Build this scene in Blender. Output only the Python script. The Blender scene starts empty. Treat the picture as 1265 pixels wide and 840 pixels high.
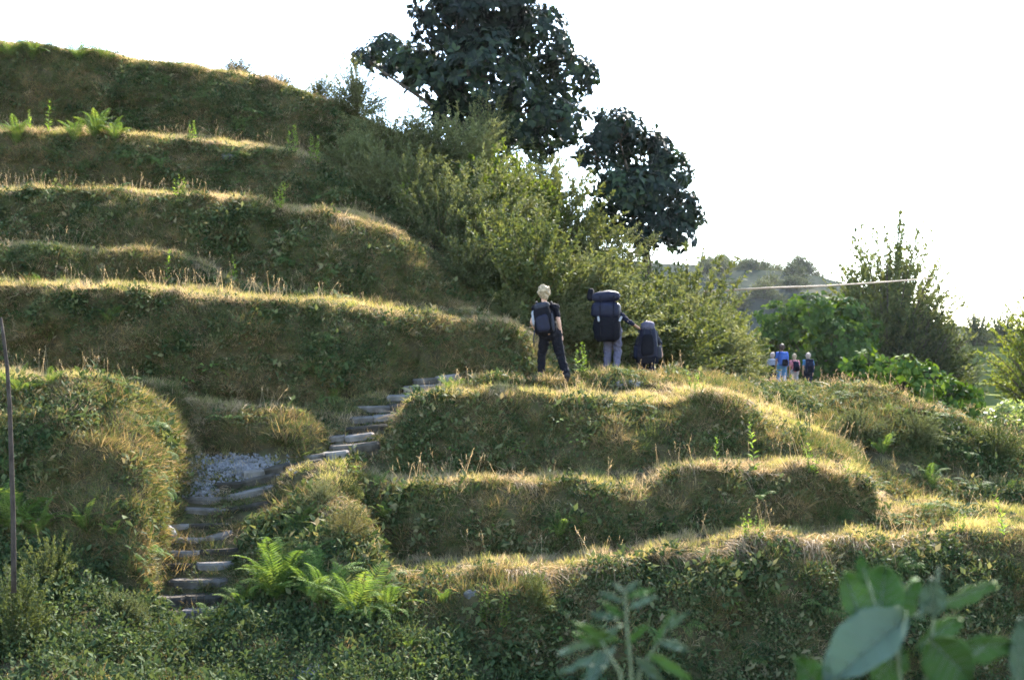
import bpy, bmesh, math, random
import numpy as np
from mathutils import Vector, Matrix, Euler, Quaternion
R = math.radians
random.seed(7); rng = np.random.default_rng(7)
scn = bpy.context.scene
col = scn.collection
# ------------------------------------------------------------------ camera, sky, sun, exposure
F, CX, HY = 1500.0, 632.5, 470.0           # focal length in photo pixels, centre column, eye-level row
cam_d = bpy.data.cameras.new("camera"); cam = bpy.data.objects.new("camera", cam_d); col.objects.link(cam)
cam_d.sensor_width = 36.0; cam_d.lens = F / 1265 * 36; cam_d.shift_y = (HY - 420) / 1265
cam_d.clip_start = 0.05; cam_d.clip_end = 6000
cam.location = (0, 0, 0); cam.rotation_euler = (R(90), 0, 0)
cam_d.dof.use_dof = True; cam_d.dof.focus_distance = 18.0; cam_d.dof.aperture_fstop = 2.6
scn.camera = cam
SUN_AZ, SUN_EL = 22.0, 36.0                # degrees right of the view direction, above the horizon
world = bpy.data.worlds.new("World"); scn.world = world; world.use_nodes = True
wn = world.node_tree.nodes; wl = world.node_tree.links
sky = wn.new("ShaderNodeTexSky"); sky.sky_type = 'NISHITA'; sky.sun_disc = False
sky.sun_elevation = R(SUN_EL); sky.sun_rotation = R(SUN_AZ); sky.dust_density = 0.4; sky.air_density = 1.1; sky.ozone_density = 1.6
wl.new(sky.outputs[0], wn["Background"].inputs[0]); wn["Background"].inputs[1].default_value = 0.14
to_sun = Vector((math.sin(R(SUN_AZ)) * math.cos(R(SUN_EL)), math.cos(R(SUN_AZ)) * math.cos(R(SUN_EL)), math.sin(R(SUN_EL))))
sl = bpy.data.lights.new("sun", 'SUN'); sl.energy = 5.0; sl.angle = R(0.6); sl.color = (1.0, 0.92, 0.82)
so = bpy.data.objects.new("sun", sl); col.objects.link(so); so.rotation_euler = to_sun.to_track_quat('Z', 'Y').to_euler()
so.location = to_sun * 80
vs = scn.view_settings; vs.view_transform = 'Standard'; vs.look = 'None'; vs.exposure = 2.75; vs.gamma = 1.0
vs.use_curve_mapping = False
cy = scn.cycles
cy.use_denoising = True; cy.denoising_prefilter = 'NONE'; cy.max_bounces = 5; cy.diffuse_bounces = 3; cy.transmission_bounces = 4; cy.glossy_bounces = 2
cy.volume_bounces = 0; cy.transparent_max_bounces = 8; cy.filter_width = 1.6; cy.sample_clamp_indirect = 6.0
cy.use_adaptive_sampling = True; cy.adaptive_threshold = 0.02

# ------------------------------------------------------------------ helpers
def W(x, y, Y):                            # photo pixel at a known depth -> point
    return Vector(((x - CX) / F * Y, Y, (HY - y) / F * Y))
def tag(o, label=None, cat=None, group=None, kind=None):
    if label: o["label"] = label
    if cat: o["category"] = cat
    if group: o["group"] = group
    if kind: o["kind"] = kind
    return o
def mesh_np(name, V, Fc, smooth=False):
    me = bpy.data.meshes.new(name)
    V = np.asarray(V, dtype=np.float32).reshape(-1, 3)
    if isinstance(Fc, np.ndarray):
        n, k = Fc.shape
        me.vertices.add(len(V)); me.vertices.foreach_set("co", V.ravel())
        me.loops.add(n * k); me.loops.foreach_set("vertex_index", Fc.astype(np.int32).ravel())
        me.polygons.add(n); me.polygons.foreach_set("loop_start", np.arange(0, n * k, k, dtype=np.int32))
        me.update(calc_edges=True); me.validate()
    else:
        me.from_pydata(V.tolist(), [], Fc)
    if smooth: me.polygons.foreach_set("use_smooth", [True] * len(me.polygons))
    me.update()
    return me
def obj(name, me, mat=None, parent=None, loc=None, rot=None, scale=None):
    o = bpy.data.objects.new(name, me); col.objects.link(o)
    if mat is not None and me is not None and len(me.materials) == 0: me.materials.append(mat)
    if parent is not None: o.parent = parent
    if loc is not None: o.location = loc
    if rot is not None: o.rotation_euler = rot
    if scale is not None: o.scale = (scale,) * 3 if isinstance(scale, (int, float)) else scale
    return o
def empty(name, loc=(0, 0, 0), rz=0.0, scale=1.0):
    o = bpy.data.objects.new(name, None); col.objects.link(o); o.empty_display_size = 0.1
    o.location = loc; o.rotation_euler = (0, 0, rz); o.scale = (scale,) * 3
    return o
def copy_tree(o, parent=None):
    c = o.copy(); col.objects.link(c); c.parent = parent
    for ch in list(o.children): copy_tree(ch, c)
    return c
def unit(a):
    return a / np.maximum(np.linalg.norm(a, axis=-1, keepdims=True), 1e-9)
def _hash(ix, iy, iz):
    h = (ix.astype(np.int64) * 374761393 + iy.astype(np.int64) * 668265263 + iz.astype(np.int64) * 2147483647 + 1274126177) & 0xffffffff
    h = ((h ^ (h >> 13)) * 1274126177) & 0xffffffff
    h = ((h ^ (h >> 16)) * 2246822519) & 0xffffffff
    return ((h ^ (h >> 15)) & 0xffff) / 65535.0
def vnoise(P):
    P = np.asarray(P, dtype=np.float64); I = np.floor(P).astype(np.int64); f = P - I; f = f * f * (3 - 2 * f)
    out = 0
    for dx in (0, 1):
        for dy in (0, 1):
            for dz in (0, 1):
                w = (f[..., 0] if dx else 1 - f[..., 0]) * (f[..., 1] if dy else 1 - f[..., 1]) * (f[..., 2] if dz else 1 - f[..., 2])
                out = out + w * _hash(I[..., 0] + dx, I[..., 1] + dy, I[..., 2] + dz)
    return out * 2 - 1
def fbm(P, oct=3):
    s, a, t = 0, 1.0, 0
    for k in range(oct):
        s = s + a * vnoise(np.asarray(P) * 2 ** k + 17.3 * k); t += a; a *= 0.5
    return s / t
def pchip(xk, yk, x):
    xk = np.asarray(xk, float); yk = np.asarray(yk, float); x = np.clip(x, xk[0], xk[-1])
    h = np.diff(xk); d = np.diff(yk) / h; m = np.zeros_like(yk)
    for i in range(1, len(xk) - 1):
        if d[i - 1] * d[i] > 0:
            w1, w2 = 2 * h[i] + h[i - 1], h[i] + 2 * h[i - 1]
            m[i] = (w1 + w2) / (w1 / d[i - 1] + w2 / d[i])
    m[0], m[-1] = d[0], d[-1]
    i = np.clip(np.searchsorted(xk, x, side='right') - 1, 0, len(h) - 1)
    t = (x - xk[i]) / h[i]
    return ((1 + 2 * t) * (1 - t) ** 2) * yk[i] + t * (1 - t) ** 2 * h[i] * m[i] + t * t * (3 - 2 * t) * yk[i + 1] + t * t * (t - 1) * h[i] * m[i + 1]

# ------------------------------------------------------------------ materials
def new_mat(name):
    m = bpy.data.materials.new(name); m.use_nodes = True
    nt = m.node_tree; nt.nodes.clear()
    out = nt.nodes.new("ShaderNodeOutputMaterial")
    return m, nt, out
def ramp(nt, fac, stops, interp='LINEAR'):
    r = nt.nodes.new("ShaderNodeValToRGB"); r.color_ramp.interpolation = interp
    e = r.color_ramp.elements
    while len(e) < len(stops): e.new(0.5)
    for k, (p, c) in enumerate(stops): e[k].position = p; e[k].color = (*c, 1)
    if fac is not None: nt.links.new(fac, r.inputs[0])
    return r.outputs[0]
def noise(nt, scale, detail=3, rough=0.55, vec=None):
    n = nt.nodes.new("ShaderNodeTexNoise"); n.inputs["Scale"].default_value = scale
    n.inputs["Detail"].default_value = detail; n.inputs["Roughness"].default_value = rough
    if vec is not None: nt.links.new(vec, n.inputs["Vector"])
    return n.outputs["Fac"]
def mth(nt, op, a, b):
    n = nt.nodes.new("ShaderNodeMath"); n.operation = op
    for i, v in enumerate((a, b)):
        if isinstance(v, (int, float)): n.inputs[i].default_value = v
        else: nt.links.new(v, n.inputs[i])
    return n.outputs[0]
def leaf_mat(name, stops, trans=0.35, tcol=(1.2, 1.12, 0.68), rough=0.7, spec=0.05, zone=0.35, island=0.5):
    """stops: colours from dark/dry to light; picked by per-leaf random + slow noise over the hillside"""
    m, nt, out = new_mat(name)
    g = nt.nodes.new("ShaderNodeNewGeometry"); oi = nt.nodes.new("ShaderNodeObjectInfo")
    zn = noise(nt, 1.1, 4, 0.75, g.outputs["Position"])
    zn = mth(nt, 'MULTIPLY', mth(nt, 'SUBTRACT', zn, 0.5), 2.6 * zone)
    f = mth(nt, 'MULTIPLY', g.outputs["Random Per Island"], island)
    f = mth(nt, 'ADD', f, mth(nt, 'MULTIPLY', oi.outputs["Random"], 1 - island))
    f = mth(nt, 'ADD', f, zn)
    c = ramp(nt, f, stops)
    p = nt.nodes.new("ShaderNodeBsdfPrincipled"); p.inputs["Roughness"].default_value = rough
    p.inputs["Specular IOR Level"].default_value = spec; nt.links.new(c, p.inputs["Base Color"])
    t = nt.nodes.new("ShaderNodeBsdfTranslucent")
    mx = nt.nodes.new("ShaderNodeMix"); mx.data_type = 'RGBA'; mx.blend_type = 'MULTIPLY'; mx.inputs[0].default_value = 1.0
    nt.links.new(c, mx.inputs[6]); mx.inputs[7].default_value = (*tcol, 1); nt.links.new(mx.outputs[2], t.inputs["Color"])
    s = nt.nodes.new("ShaderNodeMixShader"); s.inputs[0].default_value = trans
    nt.links.new(p.outputs[0], s.inputs[1]); nt.links.new(t.outputs[0], s.inputs[2]); nt.links.new(s.outputs[0], out.inputs[0])
    return m
def solid_mat(name, stops, scale=6.0, rough=0.9, bump=0.3, spec=0.08, bscale=None, detail=5, island=0.0):
    m, nt, out = new_mat(name)
    g = nt.nodes.new("ShaderNodeNewGeometry"); tc = nt.nodes.new("ShaderNodeTexCoord")
    f = noise(nt, scale, detail, 0.6, g.outputs["Position"])
    if island:
        oi = nt.nodes.new("ShaderNodeObjectInfo")
        f = mth(nt, 'ADD', f, mth(nt, 'MULTIPLY', mth(nt, 'SUBTRACT', oi.outputs["Random"], 0.5), island))
    c = ramp(nt, f, stops)
    p = nt.nodes.new("ShaderNodeBsdfPrincipled"); p.inputs["Roughness"].default_value = rough
    p.inputs["Specular IOR Level"].default_value = spec
    nt.links.new(c, p.inputs["Base Color"])
    b = nt.nodes.new("ShaderNodeBump"); b.inputs["Strength"].default_value = bump; b.inputs["Distance"].default_value = 0.02
    nt.links.new(noise(nt, bscale or scale * 5, 4, 0.6, g.outputs["Position"]), b.inputs["Height"])
    nt.links.new(b.outputs[0], p.inputs["Normal"]); nt.links.new(p.outputs[0], out.inputs[0])
    return m
M = {}
M['soil'] = solid_mat('soil', [(0.3, (0.030, 0.026, 0.014)), (0.5, (0.060, 0.050, 0.026)), (0.7, (0.045, 0.055, 0.020))], 2.5, 1.0, 0.6, 0.0)
M['path'] = solid_mat('path_earth', [(0.3, (0.07, 0.06, 0.04)), (0.7, (0.16, 0.13, 0.09))], 4.0, 0.95, 0.5)
M['stone'] = solid_mat('grey_slab_stone', [(0.25, (0.032, 0.028, 0.021)), (0.5, (0.068, 0.060, 0.050)), (0.85, (0.155, 0.142, 0.130))], 5.0, 0.9, 0.6, 0.06, island=0.7)
M['riser'] = solid_mat('mossy_riser_stone', [(0.35, (0.035, 0.035, 0.025)), (0.55, (0.075, 0.07, 0.055)), (0.7, (0.05, 0.065, 0.025))], 7.0, 0.9, 0.7, island=0.3)
M['gravel'] = solid_mat('pale_gravel', [(0.3, (0.08, 0.078, 0.08)), (0.7, (0.19, 0.185, 0.19))], 9.0, 0.8, 0.3)
M['rock'] = solid_mat('grey_rock', [(0.3, (0.06, 0.06, 0.06)), (0.7, (0.17, 0.17, 0.175))], 5.0, 0.85, 0.7)
M['bark'] = solid_mat('bark', [(0.3, (0.035, 0.028, 0.02)), (0.7, (0.10, 0.08, 0.06))], 8.0, 0.9, 0.7)
M['twig'] = solid_mat('twig', [(0.3, (0.05, 0.045, 0.02)), (0.7, (0.13, 0.11, 0.05))], 8.0, 0.85, 0.2)
M['dead'] = solid_mat('dead_wood', [(0.3, (0.025, 0.02, 0.018)), (0.7, (0.06, 0.048, 0.04))], 10.0, 0.9, 0.5)
G_DRY, G_BRN = (0.31, 0.225, 0.115), (0.150, 0.100, 0.055)
G_OLV, G_GRN, G_DRK = (0.130, 0.120, 0.046), (0.080, 0.105, 0.034), (0.036, 0.050, 0.018)
M['grass'] = leaf_mat('bank_grass', [(0.12, G_DRK), (0.36, G_GRN), (0.52, G_OLV), (0.68, G_BRN), (0.95, G_DRY)], 0.36, zone=0.5)
M['straw'] = leaf_mat('dry_straw', [(0.1, (0.13, 0.095, 0.05)), (0.45, (0.29, 0.215, 0.125)), (0.8, (0.43, 0.325, 0.205))], 0.45, (1.1, 1.02, 0.8), 0.6, 0.2, zone=0.25)
M['lipgrass'] = leaf_mat('lip_grass', [(0.1, (0.11, 0.13, 0.04)), (0.4, (0.20, 0.20, 0.075)), (0.65, (0.30, 0.24, 0.12)), (0.95, (0.40, 0.30, 0.175))], 0.5, (1.2, 1.15, 0.6), 0.55, 0.2, zone=0.4)
M['cover'] = leaf_mat('ground_cover_leaf', [(0.1, (0.016, 0.030, 0.011)), (0.40, (0.045, 0.064, 0.024)), (0.7, (0.105, 0.118, 0.05)), (1.0, (0.17, 0.135, 0.075))], 0.3, zone=0.45)
M['weed'] = leaf_mat('weed_leaf', [(0.1, (0.022, 0.036, 0.016)), (0.6, (0.045, 0.068, 0.026)), (0.95, (0.085, 0.10, 0.042))], 0.28, zone=0.3)
M['fern'] = leaf_mat('fern_frond', [(0.1, (0.05, 0.085, 0.022)), (0.5, (0.085, 0.135, 0.032)), (0.95, (0.16, 0.19, 0.05))], 0.4, (1.2, 1.15, 0.55), zone=0.15)
M['bracken'] = leaf_mat('bracken_frond', [(0.1, (0.03, 0.055, 0.018)), (0.5, (0.055, 0.095, 0.026)), (0.95, (0.11, 0.145, 0.042))], 0.35, (1.2, 1.15, 0.55), zone=0.4)
M['spike'] = leaf_mat('leafy_spike', [(0.1, (0.09, 0.15, 0.03)), (0.9, (0.20, 0.27, 0.06))], 0.5, (1.2, 1.2, 0.5), zone=0.1)
M['shrub_olive'] = leaf_mat('shrub_olive_leaf', [(0.1, (0.055, 0.066, 0.03)), (0.5, (0.112, 0.122, 0.052)), (0.95, (0.18, 0.175, 0.085))], 0.26, zone=0.25)
M['shrub_grey'] = leaf_mat('shrub_grey_green_leaf', [(0.1, (0.05, 0.062, 0.028)), (0.5, (0.10, 0.115, 0.05)), (0.95, (0.17, 0.175, 0.08))], 0.3, zone=0.25)
M['shrub_green'] = leaf_mat('shrub_green_leaf', [(0.1, (0.034, 0.045, 0.02)), (0.5, (0.068, 0.084, 0.034)), (0.95, (0.125, 0.13, 0.05))], 0.3, (1.25, 1.2, 0.5), zone=0.25)
M['shrub_yellow'] = leaf_mat('shrub_yellow_green_leaf', [(0.1, (0.05, 0.075, 0.02)), (0.5, (0.10, 0.13, 0.032)), (0.95, (0.18, 0.17, 0.045))], 0.45, (1.3, 1.2, 0.4), zone=0.2)
M['shrub_brown'] = leaf_mat('shrub_brown_leaf', [(0.1, (0.045, 0.04, 0.02)), (0.5, (0.09, 0.085, 0.035)), (0.95, (0.14, 0.12, 0.05))], 0.3, zone=0.25)
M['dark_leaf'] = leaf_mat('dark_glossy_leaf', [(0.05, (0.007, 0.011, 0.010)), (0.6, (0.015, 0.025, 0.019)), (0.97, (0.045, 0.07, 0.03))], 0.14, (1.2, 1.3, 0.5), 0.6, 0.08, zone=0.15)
M['broad_leaf'] = leaf_mat('broad_green_leaf', [(0.1, (0.022, 0.042, 0.014)), (0.6, (0.042, 0.078, 0.02)), (0.97, (0.11, 0.15, 0.03))], 0.24, (1.4, 1.4, 0.4), 0.7, 0.03, zone=0.15)
M['pale_leaf'] = leaf_mat('pale_bush_leaf', [(0.1, (0.08, 0.12, 0.04)), (0.6, (0.17, 0.21, 0.08)), (0.97, (0.34, 0.33, 0.2))], 0.4, (1.2, 1.2, 0.6), 0.5, 0.15, zone=0.1)
M['far_leaf'] = leaf_mat('far_tree_leaf', [(0.1, (0.04, 0.055, 0.025)), (0.6, (0.07, 0.085, 0.035)), (0.97, (0.11, 0.12, 0.05))], 0.25, zone=0.2)
M['fg_leaf'] = leaf_mat('soft_foreground_leaf', [(0.1, (0.04, 0.085, 0.025)), (0.6, (0.06, 0.11, 0.03)), (0.97, (0.09, 0.15, 0.045))], 0.35, (1.2, 1.35, 0.4), 0.65, 0.06, zone=0.0)
M['fg_grey'] = leaf_mat('downy_grey_leaf', [(0.1, (0.05, 0.08, 0.05)), (0.6, (0.075, 0.11, 0.07)), (0.97, (0.12, 0.16, 0.11))], 0.28, (1.1, 1.3, 0.6), 0.65, 0.08, zone=0.0)
M['flower'] = leaf_mat('white_petal', [(0.1, (0.6, 0.6, 0.58)), (0.9, (0.75, 0.75, 0.73))], 0.3, (1, 1, 1), zone=0.0)

# ------------------------------------------------------------------ terrain rows, front to back: x keys -> (photo row, depth)
def zrow(*k): return ('z', k)              # (x, z, Y)
def prow(*k): return ('p', k)              # (x, photo y, Y)
ROWS = [
 zrow((-400, -1.62, -8), (1700, -1.62, -8)),
 zrow((-400, -1.65, 2.9), (1700, -1.62, 3.2)),
 zrow((-400, -3.2, 7.5), (200, -3.6, 7.2), (500, -4.1, 7.0), (1700, -4.2, 7.0)),
 # 3 near ground
 prow((-400, 850, 12.2), (0, 850, 12.2), (110, 850, 12.3), (200, 862, 12.5), (330, 866, 12.4), (420, 866, 12.4), (520, 890, 12.6), (700, 930, 13.2), (1700, 930, 13.6)),
 # 4 foot of the lower bank
 prow((-400, 668, 15.4), (0, 676, 15.4), (90, 690, 15.2), (165, 728, 15.1), (235, 762, 15.4), (330, 762, 15.1), (420, 762, 14.8), (500, 775, 14.6), (560, 800, 14.5), (700, 850, 14.6), (1000, 850, 15.2), (1700, 850, 16.0)),
 # 5 lip of the lower bank (left mound / stair / lowest right terrace)
 prow((-400, 470, 17.6), (0, 466, 17.6), (60, 472, 17.7), (110, 463, 17.6), (150, 471, 17.8), (180, 486, 18.1), (205, 504, 18.5), (228, 534, 18.6), (245, 568, 18.4), (262, 590, 18.2), (330, 590, 18.2), (375, 592, 17.8), (410, 604, 17.2), (445, 640, 16.6), (478, 705, 15.8), (500, 714, 15.6), (560, 708, 15.5), (620, 692, 15.6), (700, 694, 15.8), (760, 686, 15.9), (850, 682, 16.1), (905, 669, 16.3), (1000, 663, 16.6), (1100, 664, 16.8), (1200, 661, 17.0), (1265, 656, 17.2), (1700, 640, 18.2)),
 # 6 back of that flat
 prow((-400, 468, 19.4), (0, 466, 19.4), (150, 478, 19.3), (180, 488, 19.2), (205, 504, 19.1), (228, 532, 19.0), (245, 552, 18.9), (265, 562, 18.9), (330, 562, 18.8), (375, 562, 18.6), (410, 566, 18.4), (445, 622, 17.6), (478, 694, 17.0), (560, 692, 16.8), (700, 684, 16.9), (800, 674, 17.1), (900, 662, 17.4), (1000, 655, 17.7), (1100, 656, 18.0), (1265, 650, 18.6), (1700, 630, 19.6)),
 # 7 lip of the second right terrace / brown slope beside the stair
 prow((-400, 466, 19.5), (190, 477, 19.5), (215, 486, 19.6), (245, 500, 19.6), (300, 500, 19.6), (350, 508, 19.6), (390, 528, 19.6), (430, 556, 19.2), (455, 585, 18.4), (480, 603, 17.7), (520, 598, 17.5), (600, 592, 17.5), (640, 594, 17.6), (700, 592, 17.6), (770, 598, 17.7), (820, 592, 17.9), (870, 580, 18.0), (940, 580, 18.2), (1000, 578, 18.4), (1050, 584, 18.5), (1076, 600, 18.6), (1092, 634, 18.8), (1180, 634, 19.2), (1230, 638, 19.5), (1300, 644, 19.8), (1700, 636, 21)),
 # 8 back of the second right terrace
 prow((-400, 466, 19.6), (190, 476, 19.6), (245, 500, 20.2), (300, 503, 20.4), (350, 510, 20.4), (390, 522, 20.1), (430, 545, 19.6), (465, 580, 19.0), (520, 588, 18.8), (700, 586, 18.8), (850, 583, 18.9), (950, 574, 19.2), (1050, 574, 19.5), (1090, 618, 20.0), (1265, 628, 20.8), (1700, 620, 22)),
 # 9 lip of the first right terrace
 prow((-400, 466, 19.65), (245, 500, 20.3), (300, 503, 20.5), (350, 509, 20.5), (390, 516, 20.4), (430, 530, 20.0), (465, 530, 19.8), (490, 506, 19.6), (520, 490, 19.6), (600, 487, 19.6), (700, 492, 19.7), (800, 495, 19.9), (880, 490, 20.1), (910, 494, 20.2), (935, 508, 20.4), (965, 528, 20.6), (1010, 542, 21.0), (1045, 558, 21.2), (1090, 590, 21.2), (1265, 602, 21.8), (1700, 600, 23)),
 # 10 back of that flat / path front
 prow((-400, 466, 19.7), (245, 500, 20.35), (350, 508, 20.55), (390, 510, 20.5), (430, 508, 20.5), (480, 487, 20.8), (530, 474, 21.2), (560, 474, 21.2), (620, 482, 21.0), (680, 483, 21.1), (760, 482, 21.6), (830, 482, 22.0), (900, 487, 22.6), (950, 500, 23.0), (1000, 520, 22.8), (1100, 562, 22.0), (1265, 590, 22.4), (1700, 595, 23.6)),
 # 11 path lip, bending away round the hill to the right
 prow((-400, 466, 19.75), (245, 500, 20.4), (390, 506, 20.6), (430, 500, 20.8), (480, 480, 21.1), (530, 468, 21.6), (600, 467, 21.5), (680, 468, 21.5), (760, 464, 22.6), (830, 466, 24.5), (880, 472, 27), (950, 480, 31), (1010, 480, 30), (1060, 478, 25.2), (1110, 486, 24), (1160, 507, 23.7), (1200, 527, 23.7), (1265, 547, 23.8), (1700, 570, 25)),
 # 12 path back
 prow((-400, 466, 19.8), (245, 499, 20.45), (390, 500, 20.7), (430, 492, 20.95), (480, 474, 21.4), (530, 464, 22.0), (600, 463, 22.2), (680, 465, 22.7), (760, 462, 25.0), (800, 470, 27.5), (830, 472, 29), (880, 480, 35), (950, 484, 48), (1010, 485, 49), (1060, 500, 40), (1110, 530, 34), (1200, 580, 33), (1700, 620, 34)),
 # 13 lip of the long bank above the stair
 prow((-400, 345, 20.6), (0, 352, 20.6), (90, 356, 20.7), (200, 358, 20.8), (300, 364, 21.0), (380, 374, 21.4), (450, 384, 21.9), (520, 392, 22.3), (600, 402, 22.7), (640, 414, 23.2), (670, 438, 23.8), (700, 458, 24.5), (760, 455, 26.5), (830, 462, 31), (880, 466, 38), (950, 482, 50), (1010, 486, 51), (1700, 595, 52)),
 # 14 its back
 prow((-400, 342, 22.2), (0, 349, 22.2), (280, 359, 22.4), (450, 379, 23.0), (600, 396, 23.9), (640, 406, 24.2), (700, 446, 25.2), (760, 448, 27.2), (830, 458, 32), (880, 464, 39), (950, 483, 52), (1700, 590, 54)),
 # 15 short broken lip at the left
 prow((-400, 312, 22.6), (0, 307, 22.6), (70, 308, 22.6), (130, 316, 22.7), (190, 308, 22.7), (215, 309, 22.7), (245, 326, 22.8), (285, 353, 22.9), (450, 376, 23.4), (600, 392, 24.3), (700, 438, 25.6), (760, 440, 27.6), (830, 455, 33), (880, 463, 40), (950, 483, 54), (1700, 588, 56)),
 # 16 its back
 prow((-400, 311, 23.8), (215, 309, 23.6), (285, 350, 23.6), (450, 370, 23.9), (600, 387, 24.9), (700, 430, 26.0), (760, 434, 28), (830, 452, 34), (880, 462, 41), (950, 483, 56), (1700, 586, 58)),
 # 17 second lip
 prow((-400, 236, 24.4), (0, 236, 24.4), (100, 238, 24.4), (200, 243, 24.5), (300, 252, 24.6), (400, 263, 24.8), (450, 276, 25.1), (500, 298, 25.5), (545, 335, 25.9), (600, 366, 26.4), (680, 408, 27.0), (760, 425, 28.6), (830, 446, 35), (880, 460, 42), (950, 484, 58), (1700, 585, 60)),
 # 18 its back
 prow((-400, 238, 26.2), (0, 238, 26.2), (300, 254, 26.4), (400, 262, 26.6), (450, 272, 26.9), (500, 288, 27.2), (600, 340, 28), (700, 395, 28.6), (760, 412, 29.8), (830, 438, 36), (880, 456, 43), (950, 484, 60), (1700, 584, 62)),
 # 19 third lip
 prow((-400, 150, 26.8), (0, 160, 26.8), (100, 162, 26.8), (200, 167, 26.9), (300, 180, 27.1), (360, 190, 27.3), (400, 204, 27.6), (450, 232, 28), (500, 258, 28.4), (600, 312, 29.2), (700, 372, 30), (800, 420, 31.5), (850, 440, 37), (900, 456, 44), (950, 484, 62), (1700, 583, 64)),
 # 20 its back
 prow((-400, 155, 28.8), (0, 163, 28.8), (200, 170, 28.9), (300, 182, 29.0), (360, 190, 29.2), (450, 222, 29.8), (600, 290, 30.8), (700, 345, 31.4), (800, 400, 33), (850, 432, 38), (900, 454, 45), (950, 485, 64), (1700, 582, 66)),
 # 21 top lip
 prow((-400, 40, 29.6), (0, 54, 29.6), (100, 65, 29.6), (150, 70, 29.7), (200, 80, 29.8), (300, 92, 30), (350, 108, 30.3), (400, 124, 30.7), (450, 150, 31.2), (500, 178, 31.8), (600, 236, 32.6), (700, 294, 33.4), (800, 352, 34.6), (850, 392, 39), (900, 444, 46), (950, 486, 66), (1700, 581, 68)),
 # 22 hilltop behind
 prow((-400, 50, 36), (0, 64, 36), (300, 104, 36), (500, 190, 37), (600, 242, 37.5), (700, 298, 38), (800, 362, 39), (850, 402, 44), (900, 455, 52), (950, 492, 70), (1700, 570, 74)),
 zrow((-400, 6.0, 52), (500, 3.0, 52), (800, 0.0, 54), (900, -2.2, 64), (950, -3.6, 78), (1700, -5.0, 80)),
 zrow((-400, -9.0, 95), (1700, -9.0, 98)),
]
SEG = ['flat', 'bank', 'flat', 'flat', 'bank', 'flat', 'bank', 'flat', 'bank', 'flat', 'bank', 'path', 'bank', 'flat', 'bank', 'flat', 'bank', 'flat', 'bank', 'flat', 'bank', 'flat', 'far', 'far']
NSUB = {'flat': 7, 'bank': 14, 'path': 6, 'far': 5}
XC = np.arange(-400, 1701, 5.0); NC = len(XC)
rz, rY = [], []
for kind, keys in ROWS:
    xk = [k[0] for k in keys]; Yv = pchip(xk, [k[2] for k in keys], XC); ri = len(rY)
    if ri >= 18: Yv = Yv + (1.1 + 1.1 * (ri >= 20)) * np.clip((560 - XC) / 150, 0, 1) * (ri < 23)
    if kind == 'z': zv = pchip(xk, [k[1] for k in keys], XC)
    else: zv = (HY - pchip(xk, [k[1] for k in keys], XC)) / F * Yv
    rz.append(zv); rY.append(Yv)
for i in range(1, len(rY)): rY[i] = np.maximum(rY[i], rY[i - 1] + 0.04)
bulge5 = pchip([-400, 190, 225, 330, 430, 480, 1700], [1, 1, 0, 0, 0.6, 1, 1], XC)
bulge_st = pchip([-400, 380, 400, 560, 600, 1700], [1, 1, 0, 0, 1, 1], XC)
gY, gz, gseg, gt = [], [], [], []
for i, sg in enumerate(SEG):
    n = NSUB[sg]
    for k in range(n + (i == len(SEG) - 1)):
        t = k / n
        if sg == 'bank':
            bl = 0.5 * np.ones(NC)
            if i == 4: bl = bl * bulge5
            if i in (8, 10): bl = bl * bulge_st
            a = (1 - bl) * t + bl * (1 - math.cos(t * math.pi / 2)); b = (1 - bl) * t + bl * math.sin(t * math.pi / 2)
        else: a = b = t * np.ones(NC)
        gY.append(rY[i] + (rY[i + 1] - rY[i]) * a); gz.append(rz[i] + (rz[i + 1] - rz[i]) * b); gseg.append(i); gt.append(t)
gY = np.array(gY); gz = np.array(gz); gseg = np.array(gseg); gt = np.array(gt)
gX = (XC[None, :] - CX) / F * gY
P3 = np.stack([gX, gY, gz], -1)
stair = np.exp(-((XC - 275) / 70) ** 2)[None, :] * ((gseg == 4) | (gseg == 5))[:, None]
stair = np.maximum(stair, (((XC > 395) & (XC < 575))[None, :]) * ((gseg >= 6) & (gseg <= 11))[:, None] * 0.8)
_py0 = HY - gz / np.maximum(gY, 0.1) * F
def _box(v, a, b, s): return 1 / (1 + np.exp(-(v - a) / s)) * 1 / (1 + np.exp((v - b) / s))
xx = np.broadcast_to(XC[None, :], gz.shape)
off = (760 - _py0) * 0.22
carve = 0.26 * _box(xx, 180 + off, 298 + off, 4) * _box(_py0, 572, 775, 4) * ((gseg == 4))[:, None]
carve2 = 0.26 * _box(xx, 395 + (550 - _py0) * 0.9, 480 + (550 - _py0) * 1.15, 5) * _box(_py0, 462, 560, 4) * ((gseg >= 6) & (gseg <= 12))[:, None]
def _lin(Y, ks): return np.interp(Y, [k[0] for k in ks], [k[1] for k in ks])
zA = _box(xx, _lin(gY, [(15.3, 176), (16.5, 194), (17.4, 205), (18.3, 236)]), _lin(gY, [(15.3, 290), (16.5, 302), (17.6, 338), (18.4, 352)]), 3) * ((gY > 15.2) & (gY < 18.45)) * ((gseg >= 3) & (gseg <= 5))[:, None]
gz = gz * (1 - zA) + np.minimum(gz, -2.98 + (gY - 15.38) * 0.575 - 0.20) * zA
zB = _box(xx, _lin(gY, [(18.3, 338), (19.0, 388), (20, 422), (21, 466), (21.9, 505)]), _lin(gY, [(18.3, 405), (19.0, 480), (20, 500), (21, 548), (21.9, 576)]), 3) * ((gY > 18.25) & (gY < 22.0)) * ((gseg >= 5) & (gseg <= 12))[:, None]
gz = gz * (1 - zB) + np.minimum(gz, -1.07 + (gY - 19.0) * 0.395 - 0.18) * zB
carve, carve2 = 0.26 * zA, 0.26 * zB
near = ((gY > 7) & (gY < 60))
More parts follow.
